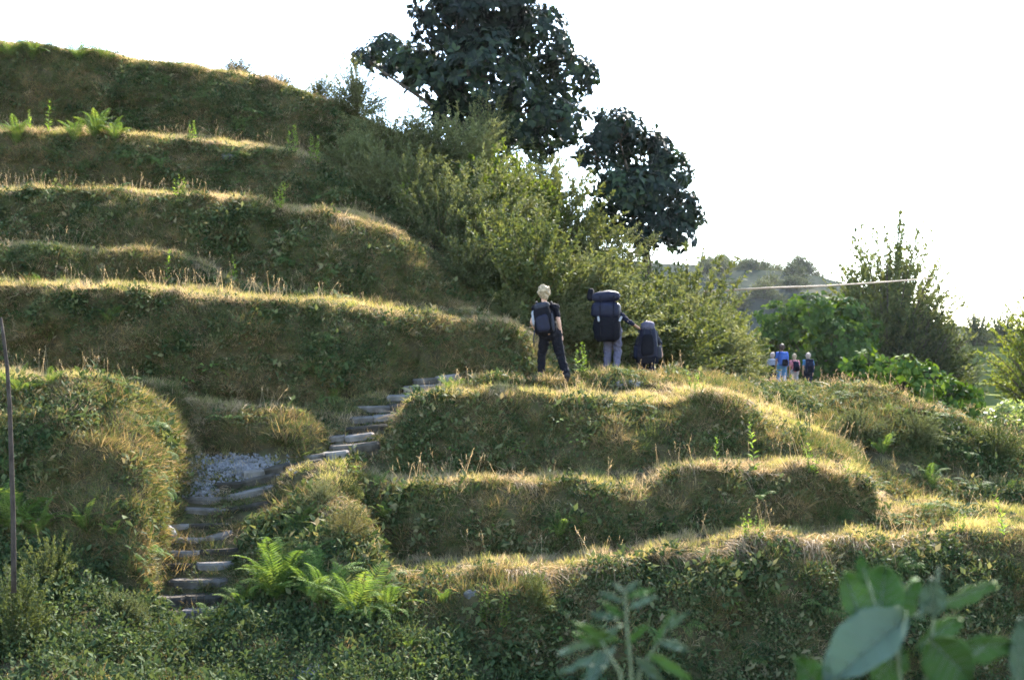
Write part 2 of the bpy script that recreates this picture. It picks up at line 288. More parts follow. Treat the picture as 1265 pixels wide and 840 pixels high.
lump = fbm(P3 * [0.9, 0.9, 0.9], 3) * 0.25 + fbm(P3 * 2.6 + 5, 2) * 0.15
lump *= (1 - np.clip(0.8 * stair + zA + zB, 0, 1)) * near
gz = gz + lump * 0.7
gY = gY + (fbm(P3 * 0.8 + 31, 3) * 0.40 + fbm(P3 * 2.3 + 9, 2) * 0.22) * near * (1 - np.clip(0.85 * stair + zA + zB, 0, 1))
gX = (XC[None, :] - CX) / F * gY
P3 = np.stack([gX, gY, gz], -1)
gpy = HY - gz / np.maximum(gY, 0.1) * F
def ground(x, Y):                          # height under pixel column x at depth Y
    j = int(np.clip(round((x + 400) / 5), 0, NC - 1))
    return float(np.interp(Y, np.maximum.accumulate(gY[:, j]), gz[:, j]))
def spot(x, Y, dz=0.0): return Vector(((x - CX) / F * Y, Y, ground(x, Y) + dz))
def hit(x, y, ymin=7.0):                   # first ground point seen at a photo pixel
    j = int(np.clip(round((x + 400) / 5), 0, NC - 1))
    c = gpy[:, j]; Yc = gY[:, j]
    for i in range(len(c) - 1):
        if Yc[i] < ymin: continue
        if (c[i] >= y >= c[i + 1]):
            t = (c[i] - y) / max(c[i] - c[i + 1], 1e-6)
            Y = Yc[i] + t * (Yc[i + 1] - Yc[i])
            return Vector(((x - CX) / F * Y, Y, gz[i, j] + t * (gz[i + 1, j] - gz[i, j])))
    k = int(np.argmin(np.abs(c - y) + (Yc < ymin) * 1e4))
    return Vector((gX[k, j], gY[k, j], gz[k, j]))
# one ground sheet per terrace (foot of a bank to the foot of the next), sharing its edges
STEP = [(0, 2, 'near_ground'), (2, 4, 'near_ground'), (4, 6, 'terrace'), (6, 8, 'terrace'), (8, 10, 'terrace'), (10, 12, 'path'), (12, 14, 'terrace'), (14, 16, 'terrace'),
        (16, 18, 'terrace'), (18, 20, 'terrace'), (20, 22, 'terrace'), (22, 24, 'hill')]
for a, b, nm in STEP:
    ii = np.where((gseg >= a) & (gseg < b))[0]; r0, r1 = ii[0], min(ii[-1] + 1, len(gY) - 1)
    n = r1 - r0 + 1
    V = P3[r0:r1 + 1].reshape(-1, 3)
    r, c = np.meshgrid(np.arange(n - 1), np.arange(NC - 1), indexing='ij')
    q = (r * NC + c).ravel(); Q = np.stack([q, q + 1, q + NC + 1, q + NC], 1)
    o = obj(nm, mesh_np(nm, V, Q, True), M['soil']); tag(o, kind='structure')
# far ground sheet
V = [(-900, 90, -9.3), (900, 90, -9.3), (900, 1200, -9.3), (-900, 1200, -9.3), (-900, -150, -9.3), (900, -150, -9.3)]
o = obj('ground', mesh_np('ground', V, [(0, 1, 2, 3), (4, 5, 1, 0)]), M['soil']); tag(o, kind='structure')

# ------------------------------------------------------------------ plant geometry
def leaves_geo(P, D, N, L, Wd, fold=0.25, droop=0.15, wide=0.45):
    P, D, N = np.asarray(P, float), unit(np.asarray(D, float)), np.asarray(N, float)
    N = unit(N - D * np.sum(D * N, -1, keepdims=True)); S = np.cross(D, N)
    L = np.broadcast_to(np.asarray(L, float), (len(P),))[:, None]; Wd = np.broadcast_to(np.asarray(Wd, float), (len(P),))[:, None]
    c = P + D * L * 0.5 - N * fold * Wd * 0.5
    ml = P + D * L * wide - S * Wd * 0.5 + N * fold * Wd * 0.3; mr = P + D * L * wide + S * Wd * 0.5 + N * fold * Wd * 0.3
    tip = P + D * L - N * droop * L
    V = np.stack([P, ml, c, mr, tip], 1).reshape(-1, 3)
    b = np.arange(len(P))[:, None] * 5
    Fc = np.concatenate([b + [0, 2, 1], b + [0, 3, 2], b + [1, 2, 4], b + [2, 3, 4]], 0)
    return V, Fc
def blades_geo(P, D, L, Wd, bend, segs=3, down=(0, 0, -1)):
    """grass blades: start at P along D, bend towards down"""
    P, D = np.asarray(P, float), unit(np.asarray(D, float)); n = len(P)
    side = unit(np.cross(D, rng.normal(size=(n, 3)))); dn = np.asarray(down, float)
    pts = [P]; d = D.copy(); L = np.asarray(L)[:, None]; bend = np.asarray(bend)[:, None]
    for k in range(segs):
        d = unit(d + dn * bend / segs); pts.append(pts[-1] + d * L / segs)
    V, Fc = [], []
    wv = np.asarray(Wd)[:, None]
    for k in range(segs):
        w = wv * (1 - 0.75 * k / segs) * 0.5
        V += [pts[k] - side * w, pts[k] + side * w]
    V += [pts[segs]]
    m = 2 * segs + 1
    V = np.stack(V, 1).reshape(-1, 3); b = np.arange(n)[:, None] * m
    for k in range(segs - 1):
        Fc += [b + [2 * k, 2 * k + 1, 2 * k + 3], b + [2 * k, 2 * k + 3, 2 * k + 2]]
    Fc += [b + [2 * segs - 2, 2 * segs - 1, 2 * segs]]
    return V, np.concatenate(Fc, 0)
def tubes_geo(lines, sides=5):
    V, Fc = [], []
    for pts, rad in lines:
        pts = [Vector(p) for p in pts]; b0 = len(V)
        for i, p in enumerate(pts):
            d = (pts[min(i + 1, len(pts) - 1)] - pts[max(i - 1, 0)]).normalized()
            u = d.orthogonal().normalized(); v = d.cross(u)
            for s in range(sides):
                a = 2 * math.pi * s / sides; V.append(p + (u * math.cos(a) + v * math.sin(a)) * rad[i])
        for i in range(len(pts) - 1):
            for s in range(sides):
                s2 = (s + 1) % sides
                Fc.append((b0 + i * sides + s, b0 + i * sides + s2, b0 + (i + 1) * sides + s2, b0 + (i + 1) * sides + s))
        Fc.append(tuple(b0 + s for s in reversed(range(sides)))); Fc.append(tuple(b0 + (len(pts) - 1) * sides + s for s in range(sides)))
    return [tuple(v) for v in V], Fc
def cat(parts):
    V, Fc, n = [], [], 0
    for v, f in parts: V.append(v); Fc.append(f + n); n += len(v)
    return np.concatenate(V), np.concatenate(Fc)
def rdir(n, up=0.0, spread=1.0):
    d = rng.normal(size=(n, 3)) * spread; d[:, 2] += up
    return unit(d)

# ---- scatter protos
protos = bpy.data.collections.new("scatter_sources")
def proto(name, geo, mat):
    me = mesh_np(name, *geo); me.materials.append(mat)
    o = bpy.data.objects.new(name, me); return o
def tuft(n, L, w, spread, bend, rad, up=1.0):
    a = rng.uniform(0, 2 * math.pi, n); r = rad * np.sqrt(rng.uniform(0, 1, n))
    P = np.stack([r * np.cos(a), r * np.sin(a), np.full(n, -0.02)], 1)
    D = rng.normal(size=(n, 3)) * spread; D[:, 2] = np.abs(D[:, 2]) + up; D[:, :2] += P[:, :2] / rad * spread
    return blades_geo(P, D, rng.uniform(0.45, 1, n) * L, rng.uniform(0.6, 1.1, n) * w, rng.uniform(0.2, 1, n) * bend)
def cover_clump(n, rad, h, L, w):
    a = rng.uniform(0, 2 * math.pi, n); r = rad * np.sqrt(rng.uniform(0, 1, n))
    P = np.stack([r * np.cos(a), r * np.sin(a), h * (1 - (r / rad) ** 2) * rng.uniform(0.2, 1, n)], 1)
    D = rdir(n, 0.25); D[:, :2] += P[:, :2] / rad * 0.6
    return leaves_geo(P, D, rdir(n, 1.0, 0.6), rng.uniform(0.6, 1.15, n) * L, rng.uniform(0.6, 1.1, n) * w)
def hang(n, L, w):                          # straw spilling over a lip: local +X is outward
    P = np.stack([rng.uniform(-0.12, 0.05, n), rng.uniform(-0.16, 0.16, n), rng.uniform(-0.02, 0.03, n)], 1)
    D = np.stack([rng.uniform(0.6, 1.2, n), rng.normal(0, 0.3, n), rng.uniform(0.2, 1.0, n)], 1)
    return blades_geo(P, D, rng.uniform(0.4, 1, n) * L, rng.uniform(0.6, 1.1, n) * w, rng.uniform(1.0, 2.8, n), 4)
def seedstalks(n, L):
    P = np.stack([rng.normal(0, 0.14, n), rng.normal(0, 0.14, n), np.zeros(n)], 1)
    D = rdir(n, 2.2, 0.6); Ls = rng.uniform(0.5, 1, n) * L
    st = blades_geo(P, D, Ls, np.full(n, 0.006), rng.uniform(0.1, 0.5, n))
    hp, hd = [], []
    for i in range(n):
        tip = st[0].reshape(n, -1, 3)[i, -1]; pre = st[0].reshape(n, -1, 3)[i, -2]
        d = (tip - pre) / np.linalg.norm(tip - pre)
        for k in range(5): hp.append(tip - d * 0.02 * k); hd.append(d + rng.normal(0, 0.35, 3))
    hd = np.array(hd)
    return cat([st, leaves_geo(np.array(hp), hd, rdir(len(hp)), 0.032, 0.009)])
SC = {}
SC['grass'] = [proto('gr%d' % k, tuft(40, 0.25, 0.012, 0.6, 1.2, 0.15), M['grass']) for k in range(4)]
SC['lip'] = [proto('lg%d' % k, tuft(46, 0.22, 0.011, 0.5, 0.9, 0.15), M['lipgrass']) for k in range(3)]
SC['straw'] = [proto('st%d' % k, hang(50, 0.50, 0.010), M['straw']) for k in range(3)] + [proto('st3', hang(40, 0.8, 0.011), M['straw'])]
SC['drytuft'] = [proto('dt%d' % k, tuft(40, 0.20, 0.008, 0.6, 1.2, 0.15), M['straw']) for k in range(3)]
SC['cover'] = [proto('cv%d' % k, cover_clump(54, 0.17, 0.15, 0.06, 0.035), M['cover']) for k in range(3)] + [proto('cv3', cover_clump(26, 0.18, 0.2, 0.12, 0.065), M['cover'])]
SC['weeds'] = [proto('wd%d' % k, cover_clump(70, 0.2, 0.24, 0.055, 0.03), M['weed']) for k in range(2)] + [proto('wd2', cover_clump(40, 0.2, 0.24, 0.09, 0.05), M['weed'])]
def bracken(n, L):
    parts = []
    for k in range(n):
        a = 2 * math.pi * (k + random.random() * 0.6) / n; ca, sa = math.cos(a), math.sin(a); l = L * random.uniform(0.6, 1.1); el = random.uniform(0.7, 1.2)
        P, D, N, Ls = [], [], [], []
        for t in np.linspace(0.12, 1, 15):
            x, z = l * 0.8 * t, l * (el * t - 0.75 * t * t); tg = unit(np.array([ca * 0.8, sa * 0.8, el - 1.5 * t])); sd = np.array([-sa, ca, 0.0])
            for g in (-1, 1):
                P.append((ca * x, sa * x, z)); D.append(sd * g * 0.9 + tg * 0.45); N.append(np.cross(tg, sd) * (1 if np.cross(tg, sd)[2] > 0 else -1) + rng.normal(0, 0.25, 3)); Ls.append(l * 0.2 * math.sin(math.pi * min(1, t * 0.85 + 0.13)) ** 0.8 + 0.01)
        parts.append(leaves_geo(P, D, N, np.array(Ls), 0.026 * l * 1.2, 0.2, 0.2, 0.3))
    return cat(parts)
SC['fine'] = [proto('fi%d' % k, tuft(36, 0.13, 0.008, 0.9, 1.4, 0.14), M['grass']) for k in range(3)]
SC['bracken'] = [proto('br%d' % k, bracken(7, 0.5), M['bracken']) for k in range(3)]
SC['seed'] = [proto('sd%d' % k, seedstalks(4, 0.42), M['straw']) for k in range(3)]
for k, v in SC.items():
    cc = bpy.data.collections.new('scatter_' + k)
    for o in v: cc.objects.link(o)
    SC[k] = (cc, len(v))
def gn_scatter(name, key, pts, dirs, scl, outward=None):
    cc, nv = SC[key]; n = len(pts)
    me = bpy.data.meshes.new(name); me.vertices.add(n); me.vertices.foreach_set("co", np.asarray(pts, np.float32).ravel())
    rot = np.zeros((n, 3), np.float32)
    spin = rng.uniform(0, 2 * math.pi, n)
    for i in range(n):
        if outward is not None:
            q = Matrix.Rotation(math.atan2(outward[i][1], outward[i][0]) + rng.normal(0, 0.35), 3, 'Z').to_quaternion()
        else:
            q = Vector(dirs[i]).to_track_quat('Z', 'Y') @ Quaternion((0, 0, 1), spin[i])
        rot[i] = q.to_euler()
    for nm, tp, arr in (('rot', 'FLOAT_VECTOR', rot.ravel()), ('scl', 'FLOAT', np.asarray(scl, np.float32)), ('idx', 'INT', rng.integers(0, nv, n).astype(np.int32))):
        at = me.attributes.new(nm, tp, 'POINT'); at.data.foreach_set('vector' if tp == 'FLOAT_VECTOR' else 'value', arr)
    o = obj(name, me)
    ng = bpy.data.node_groups.new(name, 'GeometryNodeTree')
    ng.interface.new_socket('Geometry', in_out='INPUT', socket_type='NodeSocketGeometry')
    ng.interface.new_socket('Geometry', in_out='OUTPUT', socket_type='NodeSocketGeometry')
    gi = ng.nodes.new('NodeGroupInput'); go = ng.nodes.new('NodeGroupOutput')
    ip = ng.nodes.new('GeometryNodeInstanceOnPoints'); ci = ng.nodes.new('GeometryNodeCollectionInfo')
    ci.inputs['Collection'].default_value = cc; ci.inputs['Separate Children'].default_value = True; ci.inputs['Reset Children'].default_value = True
    def na(nm, tp):
        a = ng.nodes.new('GeometryNodeInputNamedAttribute'); a.data_type = tp; a.inputs['Name'].default_value = nm; return a.outputs[0]
    ng.links.new(gi.outputs[0], ip.inputs['Points']); ng.links.new(ci.outputs[0], ip.inputs['Instance'])
    ip.inputs['Pick Instance'].default_value = True
    ng.links.new(na('idx', 'INT'), ip.inputs['Instance Index'])
    e2r = ng.nodes.new('FunctionNodeEulerToRotation'); ng.links.new(na('rot', 'FLOAT_VECTOR'), e2r.inputs[0]); ng.links.new(e2r.outputs[0], ip.inputs['Rotation'])
    ng.links.new(na('scl', 'FLOAT'), ip.inputs['Scale']); ng.links.new(ip.outputs[0], go.inputs[0])
    md = o.modifiers.new('scatter', 'NODES'); md.node_group = ng
    tag(o, kind='stuff')
    return o
# ---- quads of the terrain with area, normal, pixel column, segment
def quads():
    A, B, C, D = P3[:-1, :-1], P3[:-1, 1:], P3[1:, 1:], P3[1:, :-1]
    n = np.cross(C - A, D - B); ar = np.linalg.norm(n, axis=-1) * 0.5; n = n / np.maximum(2 * ar[..., None], 1e-9)
    n = np.where(n[..., 2:3] < 0, -n, n)
    return A, B, C, D, n, ar
QA, QB, QC, QD, QN, QAR = quads()
qx = np.broadcast_to(((XC[:-1] + XC[1:]) / 2)[None, :], QAR.shape); qseg = np.broadcast_to(gseg[:-1][:, None], QAR.shape); qt = np.broadcast_to(gt[:-1][:, None], QAR.shape)
qY = (QA[..., 1] + QC[..., 1]) / 2; qpy = (gpy[:-1, :-1] + gpy[1:, 1:]) / 2
inview = (qx > -140) & (qx < 1400) & (qY > 8) & (qY < 52)
isbank = np.isin(qseg, [i for i, s in enumerate(SEG) if s == 'bank']); isflat = ~isbank
# bare ground: the stair runs, gravel and path
bare = ((carve + carve2)[:-1, :-1] > 0.11) | ((qseg == 5) & (qx > 236) & (qx < 335))
bare = bare & (rng.uniform(size=bare.shape) > 0.35)
facing = (QN * (np.stack([QA[..., 0], QA[..., 1], QA[..., 2]], -1))).sum(-1) < 0.0
vis = inview
def sample(mask, density, jitter=0.0):
    w = (QAR * mask).ravel() * (density if np.isscalar(density) else density.ravel()); tot = w.sum(); n = int(tot)
    idx = rng.choice(len(w), n, p=w / tot); i, j = np.unravel_index(idx, QAR.shape)
    u, v = rng.uniform(size=(n, 1)), rng.uniform(size=(n, 1))
    p = (QA[i, j] * (1 - u) + QB[i, j] * u) * (1 - v) + (QD[i, j] * (1 - u) + QC[i, j] * u) * v
    return p, QN[i, j], i, j
up = np.array([0, 0, 1.0])
nz1 = fbm((QA + QC) / 2 * [0.55, 0.55, 0.8] + 3, 3); nz2 = fbm((QA + QC) / 2 * [0.7, 0.7, 0.7] + 50, 3)
lowbank = (qseg == 4) | (qseg == 3)
nz3 = fbm((QA + QC) / 2 * [2.2, 2.2, 2.2] + 70, 2)
gap = np.clip(1.0 + nz3 * 0.9, 0.65, 1.5)
dens_cover = np.clip(0.55 + nz2 * 1.6, 0.05, 1.4) * gap * np.where(lowbank & (qx > 480), 1.3, 1.0)
dens_grass = np.clip(0.7 - nz2 * 1.3, 0.1, 1.4) * gap
M1 = vis & ~bare & ~((qseg == 11) & (qx > 600) & (qx < 900) & (rng.uniform(size=bare.shape) < 0.75))
for nm, key, mask, den, sc, kk in (
    ('bank_grass', 'grass', M1 & isbank, 66 * dens_grass, (0.4, 1.15), 0.7),
    ('bank_ground_cover', 'cover', M1 & isbank, 72 * dens_cover, (0.45, 1.2), 0.8),
    ('terrace_grass', 'lip', M1 & isflat & ~lowbank & (qseg != 1), 30.0, (0.4, 0.9), 0.3),
    ('dry_terrace_grass', 'drytuft', M1 & ((isflat & (qseg > 4) & (qseg < 22)) | (isbank & (qt > 0.82))), 40 * np.clip(0.75 + nz1 * 1.3, 0.15, 1.4), (0.45, 1.0), 0.4),
    ('dry_bank_grass', 'drytuft', M1 & isbank, 26 * np.clip(0.5 + nz1 * 1.6, 0.05, 1.5), (0.4, 1.1), 0.8),
    ('bank_weeds', 'weeds', M1 & isbank, 7 * np.clip(0.2 + nz2 * 2.2, 0, 1.6), (0.6, 1.3), 0.6),
    ('stair_moss', 'cover', vis & ((carve + carve2)[:-1, :-1] > 0.05), 40.0, (0.2, 0.5), 0.4),
    ('stair_grass', 'drytuft', vis & ((carve + carve2)[:-1, :-1] > 0.05), 14.0, (0.25, 0.6), 0.4),
    ('bank_bracken', 'bracken', M1 & isbank, np.where(qseg >= 18, np.where(qx < 320, 9.0, 2.5), np.where(lowbank, np.where(qx < 190, 5.0, 3.5), np.where(qx > 1000, 6.0, 1.6))) * np.clip(0.5 + nz2 * 1.8, 0.05, 1.6), (0.4, 1.1), 0.6),
    ('short_bank_grass', 'fine', M1 & isbank, 75.0, (0.6, 1.4), 0.9),
    ('near_weeds', 'weeds', M1 & (((qseg == 3) | (qseg == 2)) & (qY > 7)), 60.0, (0.5, 1.4), 0.3),
    ('near_grass', 'grass', M1 & (((qseg == 3) | (qseg == 2)) & (qY > 7)), 9.0, (0.6, 1.1), 0.3)):
    p, n, i, j = sample(mask, den)
    d = unit(n * kk + up * (1 - kk * 0.5) + rng.normal(0, 0.18, n.shape))
    gn_scatter(nm, key, p, d, sc[0] + (sc[1] - sc[0]) * rng.uniform(0, 1, len(p)) ** 1.6)
p, n, i, j = sample(M1 & isbank & (qt > 0.9) & (qseg > 5), 75 * np.clip(0.8 + nz1, 0.2, 1.6))
gn_scatter('lip_straw_grass', 'drytuft', p, unit(up + rng.normal(0, 0.25, n.shape)), rng.uniform(0.7, 1.3, len(p)))
# straw spilling over the lips and stalks standing on them
lipm = M1 & (isbank & (qt > 0.88))
st_w = np.clip(0.35 + nz1 * 1.5, 0.05, 1.2) * np.where(qseg == 4, np.where(qx > 480, 3.0, 0.4), np.where((qseg == 6) & (qx > 600) & (qx < 740), 2.0, 0.7))
p, n, i, j = sample(lipm & (qY < 30), 34 * st_w)
gn_scatter('hanging_straw', 'straw', p, None, rng.uniform(0.6, 1.1, len(p)), outward=unit(np.stack([n[:, 0], n[:, 1], 0 * n[:, 0]], 1)))
p, n, i, j = sample(M1 & (qseg < 22) & (qseg > 4) & ((isbank & (qt > 0.8)) | isflat), 5.0 * np.clip(0.5 + nz2 * 1.5, 0, 1.5))
gn_scatter('seeding_grass', 'seed', p, unit(up + rng.normal(0, 0.2, n.shape)), rng.uniform(0.6, 1.15, len(p)))

# ------------------------------------------------------------------ stones
def slab_mesh(name, w, d, t, n=11):
    V = []
    jit = [random.uniform(0.86, 1.06) for _ in range(n)]
    for lay, (ins, z) in enumerate(((0.97, -t), (1.0, -t * 0.25), (0.90, 0.0))):
        for k in range(n):
            a = 2 * math.pi * k / n + 0.2
            c, s = math.cos(a), math.sin(a)
            x = math.copysign(abs(c) ** 0.55, c) * w / 2 * jit[k] * ins; y = math.copysign(abs(s) ** 0.55, s) * d / 2 * jit[(k * 3) % n] * ins
            V.append((x, y, z + random.uniform(-0.012, 0.012)))
    Fc = [tuple(reversed(range(n))), tuple(2 * n + k for k in range(n))]
    for l in (0, 1):
        for k in range(n):
            k2 = (k + 1) % n; Fc.append((l * n + k, l * n + k2, (l + 1) * n + k2, (l + 1) * n + k))
    return mesh_np(name, V, Fc)
def rock_mesh(name, r, sub=2, flat=0.7):
    bm = bmesh.new(); bmesh.ops.create_icosphere(bm, subdivisions=sub, radius=r)
    off = random.uniform(0, 50)
    P = np.array([v.co for v in bm.verts]); nn = fbm(P / r * 1.1 + off, 3)
    for v, k in zip(bm.verts, nn):
        v.co *= 1 + 0.45 * k; v.co.z *= flat
    me = bpy.data.meshes.new(name); bm.to_mesh(me); bm.free(); return me
SLABS = [slab_mesh('step_stone', 1.0, 1.0, 1.0) for _ in range(6)]
RISERS = [slab_mesh('riser_stone', 1.0, 1.0, 1.0, 8) for _ in range(5)]
for m_ in SLABS: m_.materials.append(M['stone'])
for m_ in RISERS: m_.materials.append(M['riser'])
def flight(root, courses, Yf, depth):
    inv = root.matrix_world.inverted() if False else Matrix.Translation(-root.location)
    for c in courses:
        for (x0, y0, x1, y1) in c:
            a, b = W(x0 - 2, y0, Yf(y0)), W(x1 + 2, y1, Yf(y1))
            mid = (a + b) / 2; u = b - a; L = u.length; ang = math.atan2(u.y, u.x)
            nrm = Vector((-math.sin(ang), math.cos(ang), 0)); th = random.uniform(0.09, 0.15)
            o = obj('step_stone', random.choice(SLABS), None, root); o.location = inv @ (mid + nrm * depth * 0.5)
            o.rotation_euler = (random.uniform(-0.02, 0.03), -math.asin(max(-0.5, min(0.5, u.z / L))), ang); o.scale = (L * 1.06, depth, th)
            k = max(2, int(L / 0.26)); xs = 0.0
            for i in range(k):
                wd = L / k * random.uniform(0.9, 1.15); p = a + u * ((i + 0.5) / k)
                h = random.uniform(0.16, 0.24)
                q = obj('riser_stone', random.choice(RISERS), None, root)
                q.location = inv @ (p + nrm * (0.20 + random.uniform(-0.03, 0.03)) - Vector((0, 0, th * 0.9)))
                q.rotation_euler = (random.uniform(-0.06, 0.06), random.uniform(-0.06, 0.06), ang + random.uniform(-0.1, 0.1)); q.scale = (wd, 0.34, h)
lower = [[(185, 757, 222, 757), (222, 756, 262, 754)], [(188, 739, 226, 738), (226, 737, 268, 736)], [(206, 717, 276, 716)], [(200, 697, 238, 697), (238, 696, 284, 695)],
         [(198, 681, 246, 681), (246, 680, 292, 678)], [(206, 664, 256, 665), (256, 664, 288, 655)], [(196, 649, 232, 648), (232, 648, 284, 646)],
         [(222, 627, 276, 629), (278, 629, 338, 618)], [(228, 614, 274, 615), (276, 614, 338, 599)], [(266, 597, 300, 595), (300, 595, 340, 584)], [(298, 582, 326, 580), (326, 580, 358, 571)]]
st = empty('stone_stair', W(240, 765, 15.3)); tag(st, 'lower flight of worn grey stone steps climbing between ferns and the rounded mound', 'stone steps')
flight(st, lower, lambda y: 15.35 + (762 - y) / 190 * 3.1, 0.46)
upper = [[(346, 575, 372, 572), (372, 571, 398, 567)], [(372, 563, 402, 560), (402, 560, 430, 556)], [(408, 551, 440, 549), (440, 549, 470, 545)], [(394, 541, 428, 537), (428, 539, 462, 534)], [(428, 529, 478, 524)], [(432, 515, 462, 514), (462, 514, 492, 511)],
         [(440, 502, 480, 501), (480, 500, 518, 497)], [(480, 488, 524, 487)], [(500, 477, 546, 474)], [(512, 468, 540, 466), (540, 465, 568, 461)]]
st = empty('stone_stair', W(430, 555, 19.2)); tag(st, 'upper flight of dark stone steps curving under the long grassy bank', 'stone steps')
flight(st, upper, lambda y: 19.0 + (555 - y) / 95 * 2.85, 0.5)
# gravel spill beside the stair head
gm = [rock_mesh('g', 1.0, 1, 0.7) for _ in range(4)]
GV, GF, nb = [], [], 0
for k in range(1500):
    if random.random() < 0.72: x, y = random.gauss(296, 24), random.gauss(577, 8)
    else: x, y = random.gauss(252, 9), random.gauss(603, 6)
    if y < 561 or y > 614: continue
    p = hit(x, y); me = random.choice(gm); r = random.uniform(0.012, 0.032)
    rot = Euler((random.random() * 6, random.random() * 6, random.random() * 6)).to_matrix()
    for v in me.vertices: GV.append(tuple(rot @ v.co * r + p + Vector((0, 0, 0.01))))
    for f in me.polygons: GF.append(tuple(i + nb for i in f.vertices))
    nb += len(me.vertices)
o = obj('gravel', mesh_np('gravel', GV, GF), M['gravel']); tag(o, 'pale crushed gravel spilled beside the head of the lower steps', None, kind='stuff')
for (x, y, r, lab) in ((282, 192, 0.20, 'pale grey boulder set in the third terrace bank'), (582, 733, 0.09, 'dark rounded rock under the straw edge of the lowest terrace'),
                       (388, 838, 0.24, 'bluish grey rock lying low among weeds below the ferns'), (205, 655, 0.13, 'pale stone at the mound-side edge of the lower steps'),
                       (775, 470, 0.28, 'flat grey stone on the path at the porter\'s heels'), (775, 497, 0.001, '')):
    if r < 0.01: continue
    p = hit(x, y); o = obj('rock', rock_mesh('rock', r, 3, 0.45 if y == 470 else 0.75), M['rock'], None, p + Vector((0, r * 0.45, -r * 0.25)), (0, 0, random.random() * 6)); tag(o, lab, 'rock')

# ------------------------------------------------------------------ ferns and herbs
def frond_mesh(L, npin=22, arch=1.0):
    P, D, N, Ls, Ws, line = [], [], [], [], [], []
    def rp(t): return np.array([L * (0.78 * t - 0.05 * t * t), 0.0, L * (0.98 * t - 0.72 * arch * t * t)])
    for k in range(9): line.append(rp(k / 8))
    for k in range(npin):
        t = 0.10 + 0.9 * k / npin; tg = rp(t + 0.01) - rp(t); tg /= np.linalg.norm(tg); nn = np.cross(tg, [0, 1, 0]); nn = -nn if nn[2] < 0 else nn
        pl = L * 0.17 * (math.sin(math.pi * min(1, (t * 0.9 + 0.12))) ** 0.8) * random.uniform(0.85, 1.1)
        for s in (-1, 1):
            d = np.array([0, s, 0]) * 0.9 + tg * 0.45 + nn * 0.10
            P.append(rp(t)); D.append(d); N.append(nn + rng.normal(0, 0.3, 3)); Ls.append(pl); Ws.append(0.022 * L)
    V, Fc = leaves_geo(P, D, N, Ls, Ws, 0.2, 0.18, 0.3)
    tv, tf = tubes_geo([(line, [0.006 * (1 - 0.8 * i / 8) for i in range(9)])], 3)
    faces = Fc.tolist(); n = len(V); V = np.concatenate([V, np.array(tv)])
    return mesh_np('frond', V, faces + [tuple(i + n for i in f) for f in tf])
FRONDS = [frond_mesh(1.0, 23, a) for a in (0.7, 0.95, 1.2)]
for m_ in FRONDS: m_.materials.append(M['fern'])
def fern(p, size, n, label, group=None, lean=0.0, face=None):
    e = empty('fern', p); tag(e, label, 'fern', group)
    for k in range(n):
        a = 2 * math.pi * (k + random.uniform(-0.3, 0.3)) / n
        o = obj('frond', random.choice(FRONDS), None, e); s = size * random.uniform(0.65, 1.1)
        o.scale = (s, s, s); o.rotation_euler = (random.uniform(-0.3, 0.3), random.uniform(-0.7, 0.0), a); o.location = (0.02 * math.cos(a), 0.02 * math.sin(a), -0.02)
    return e
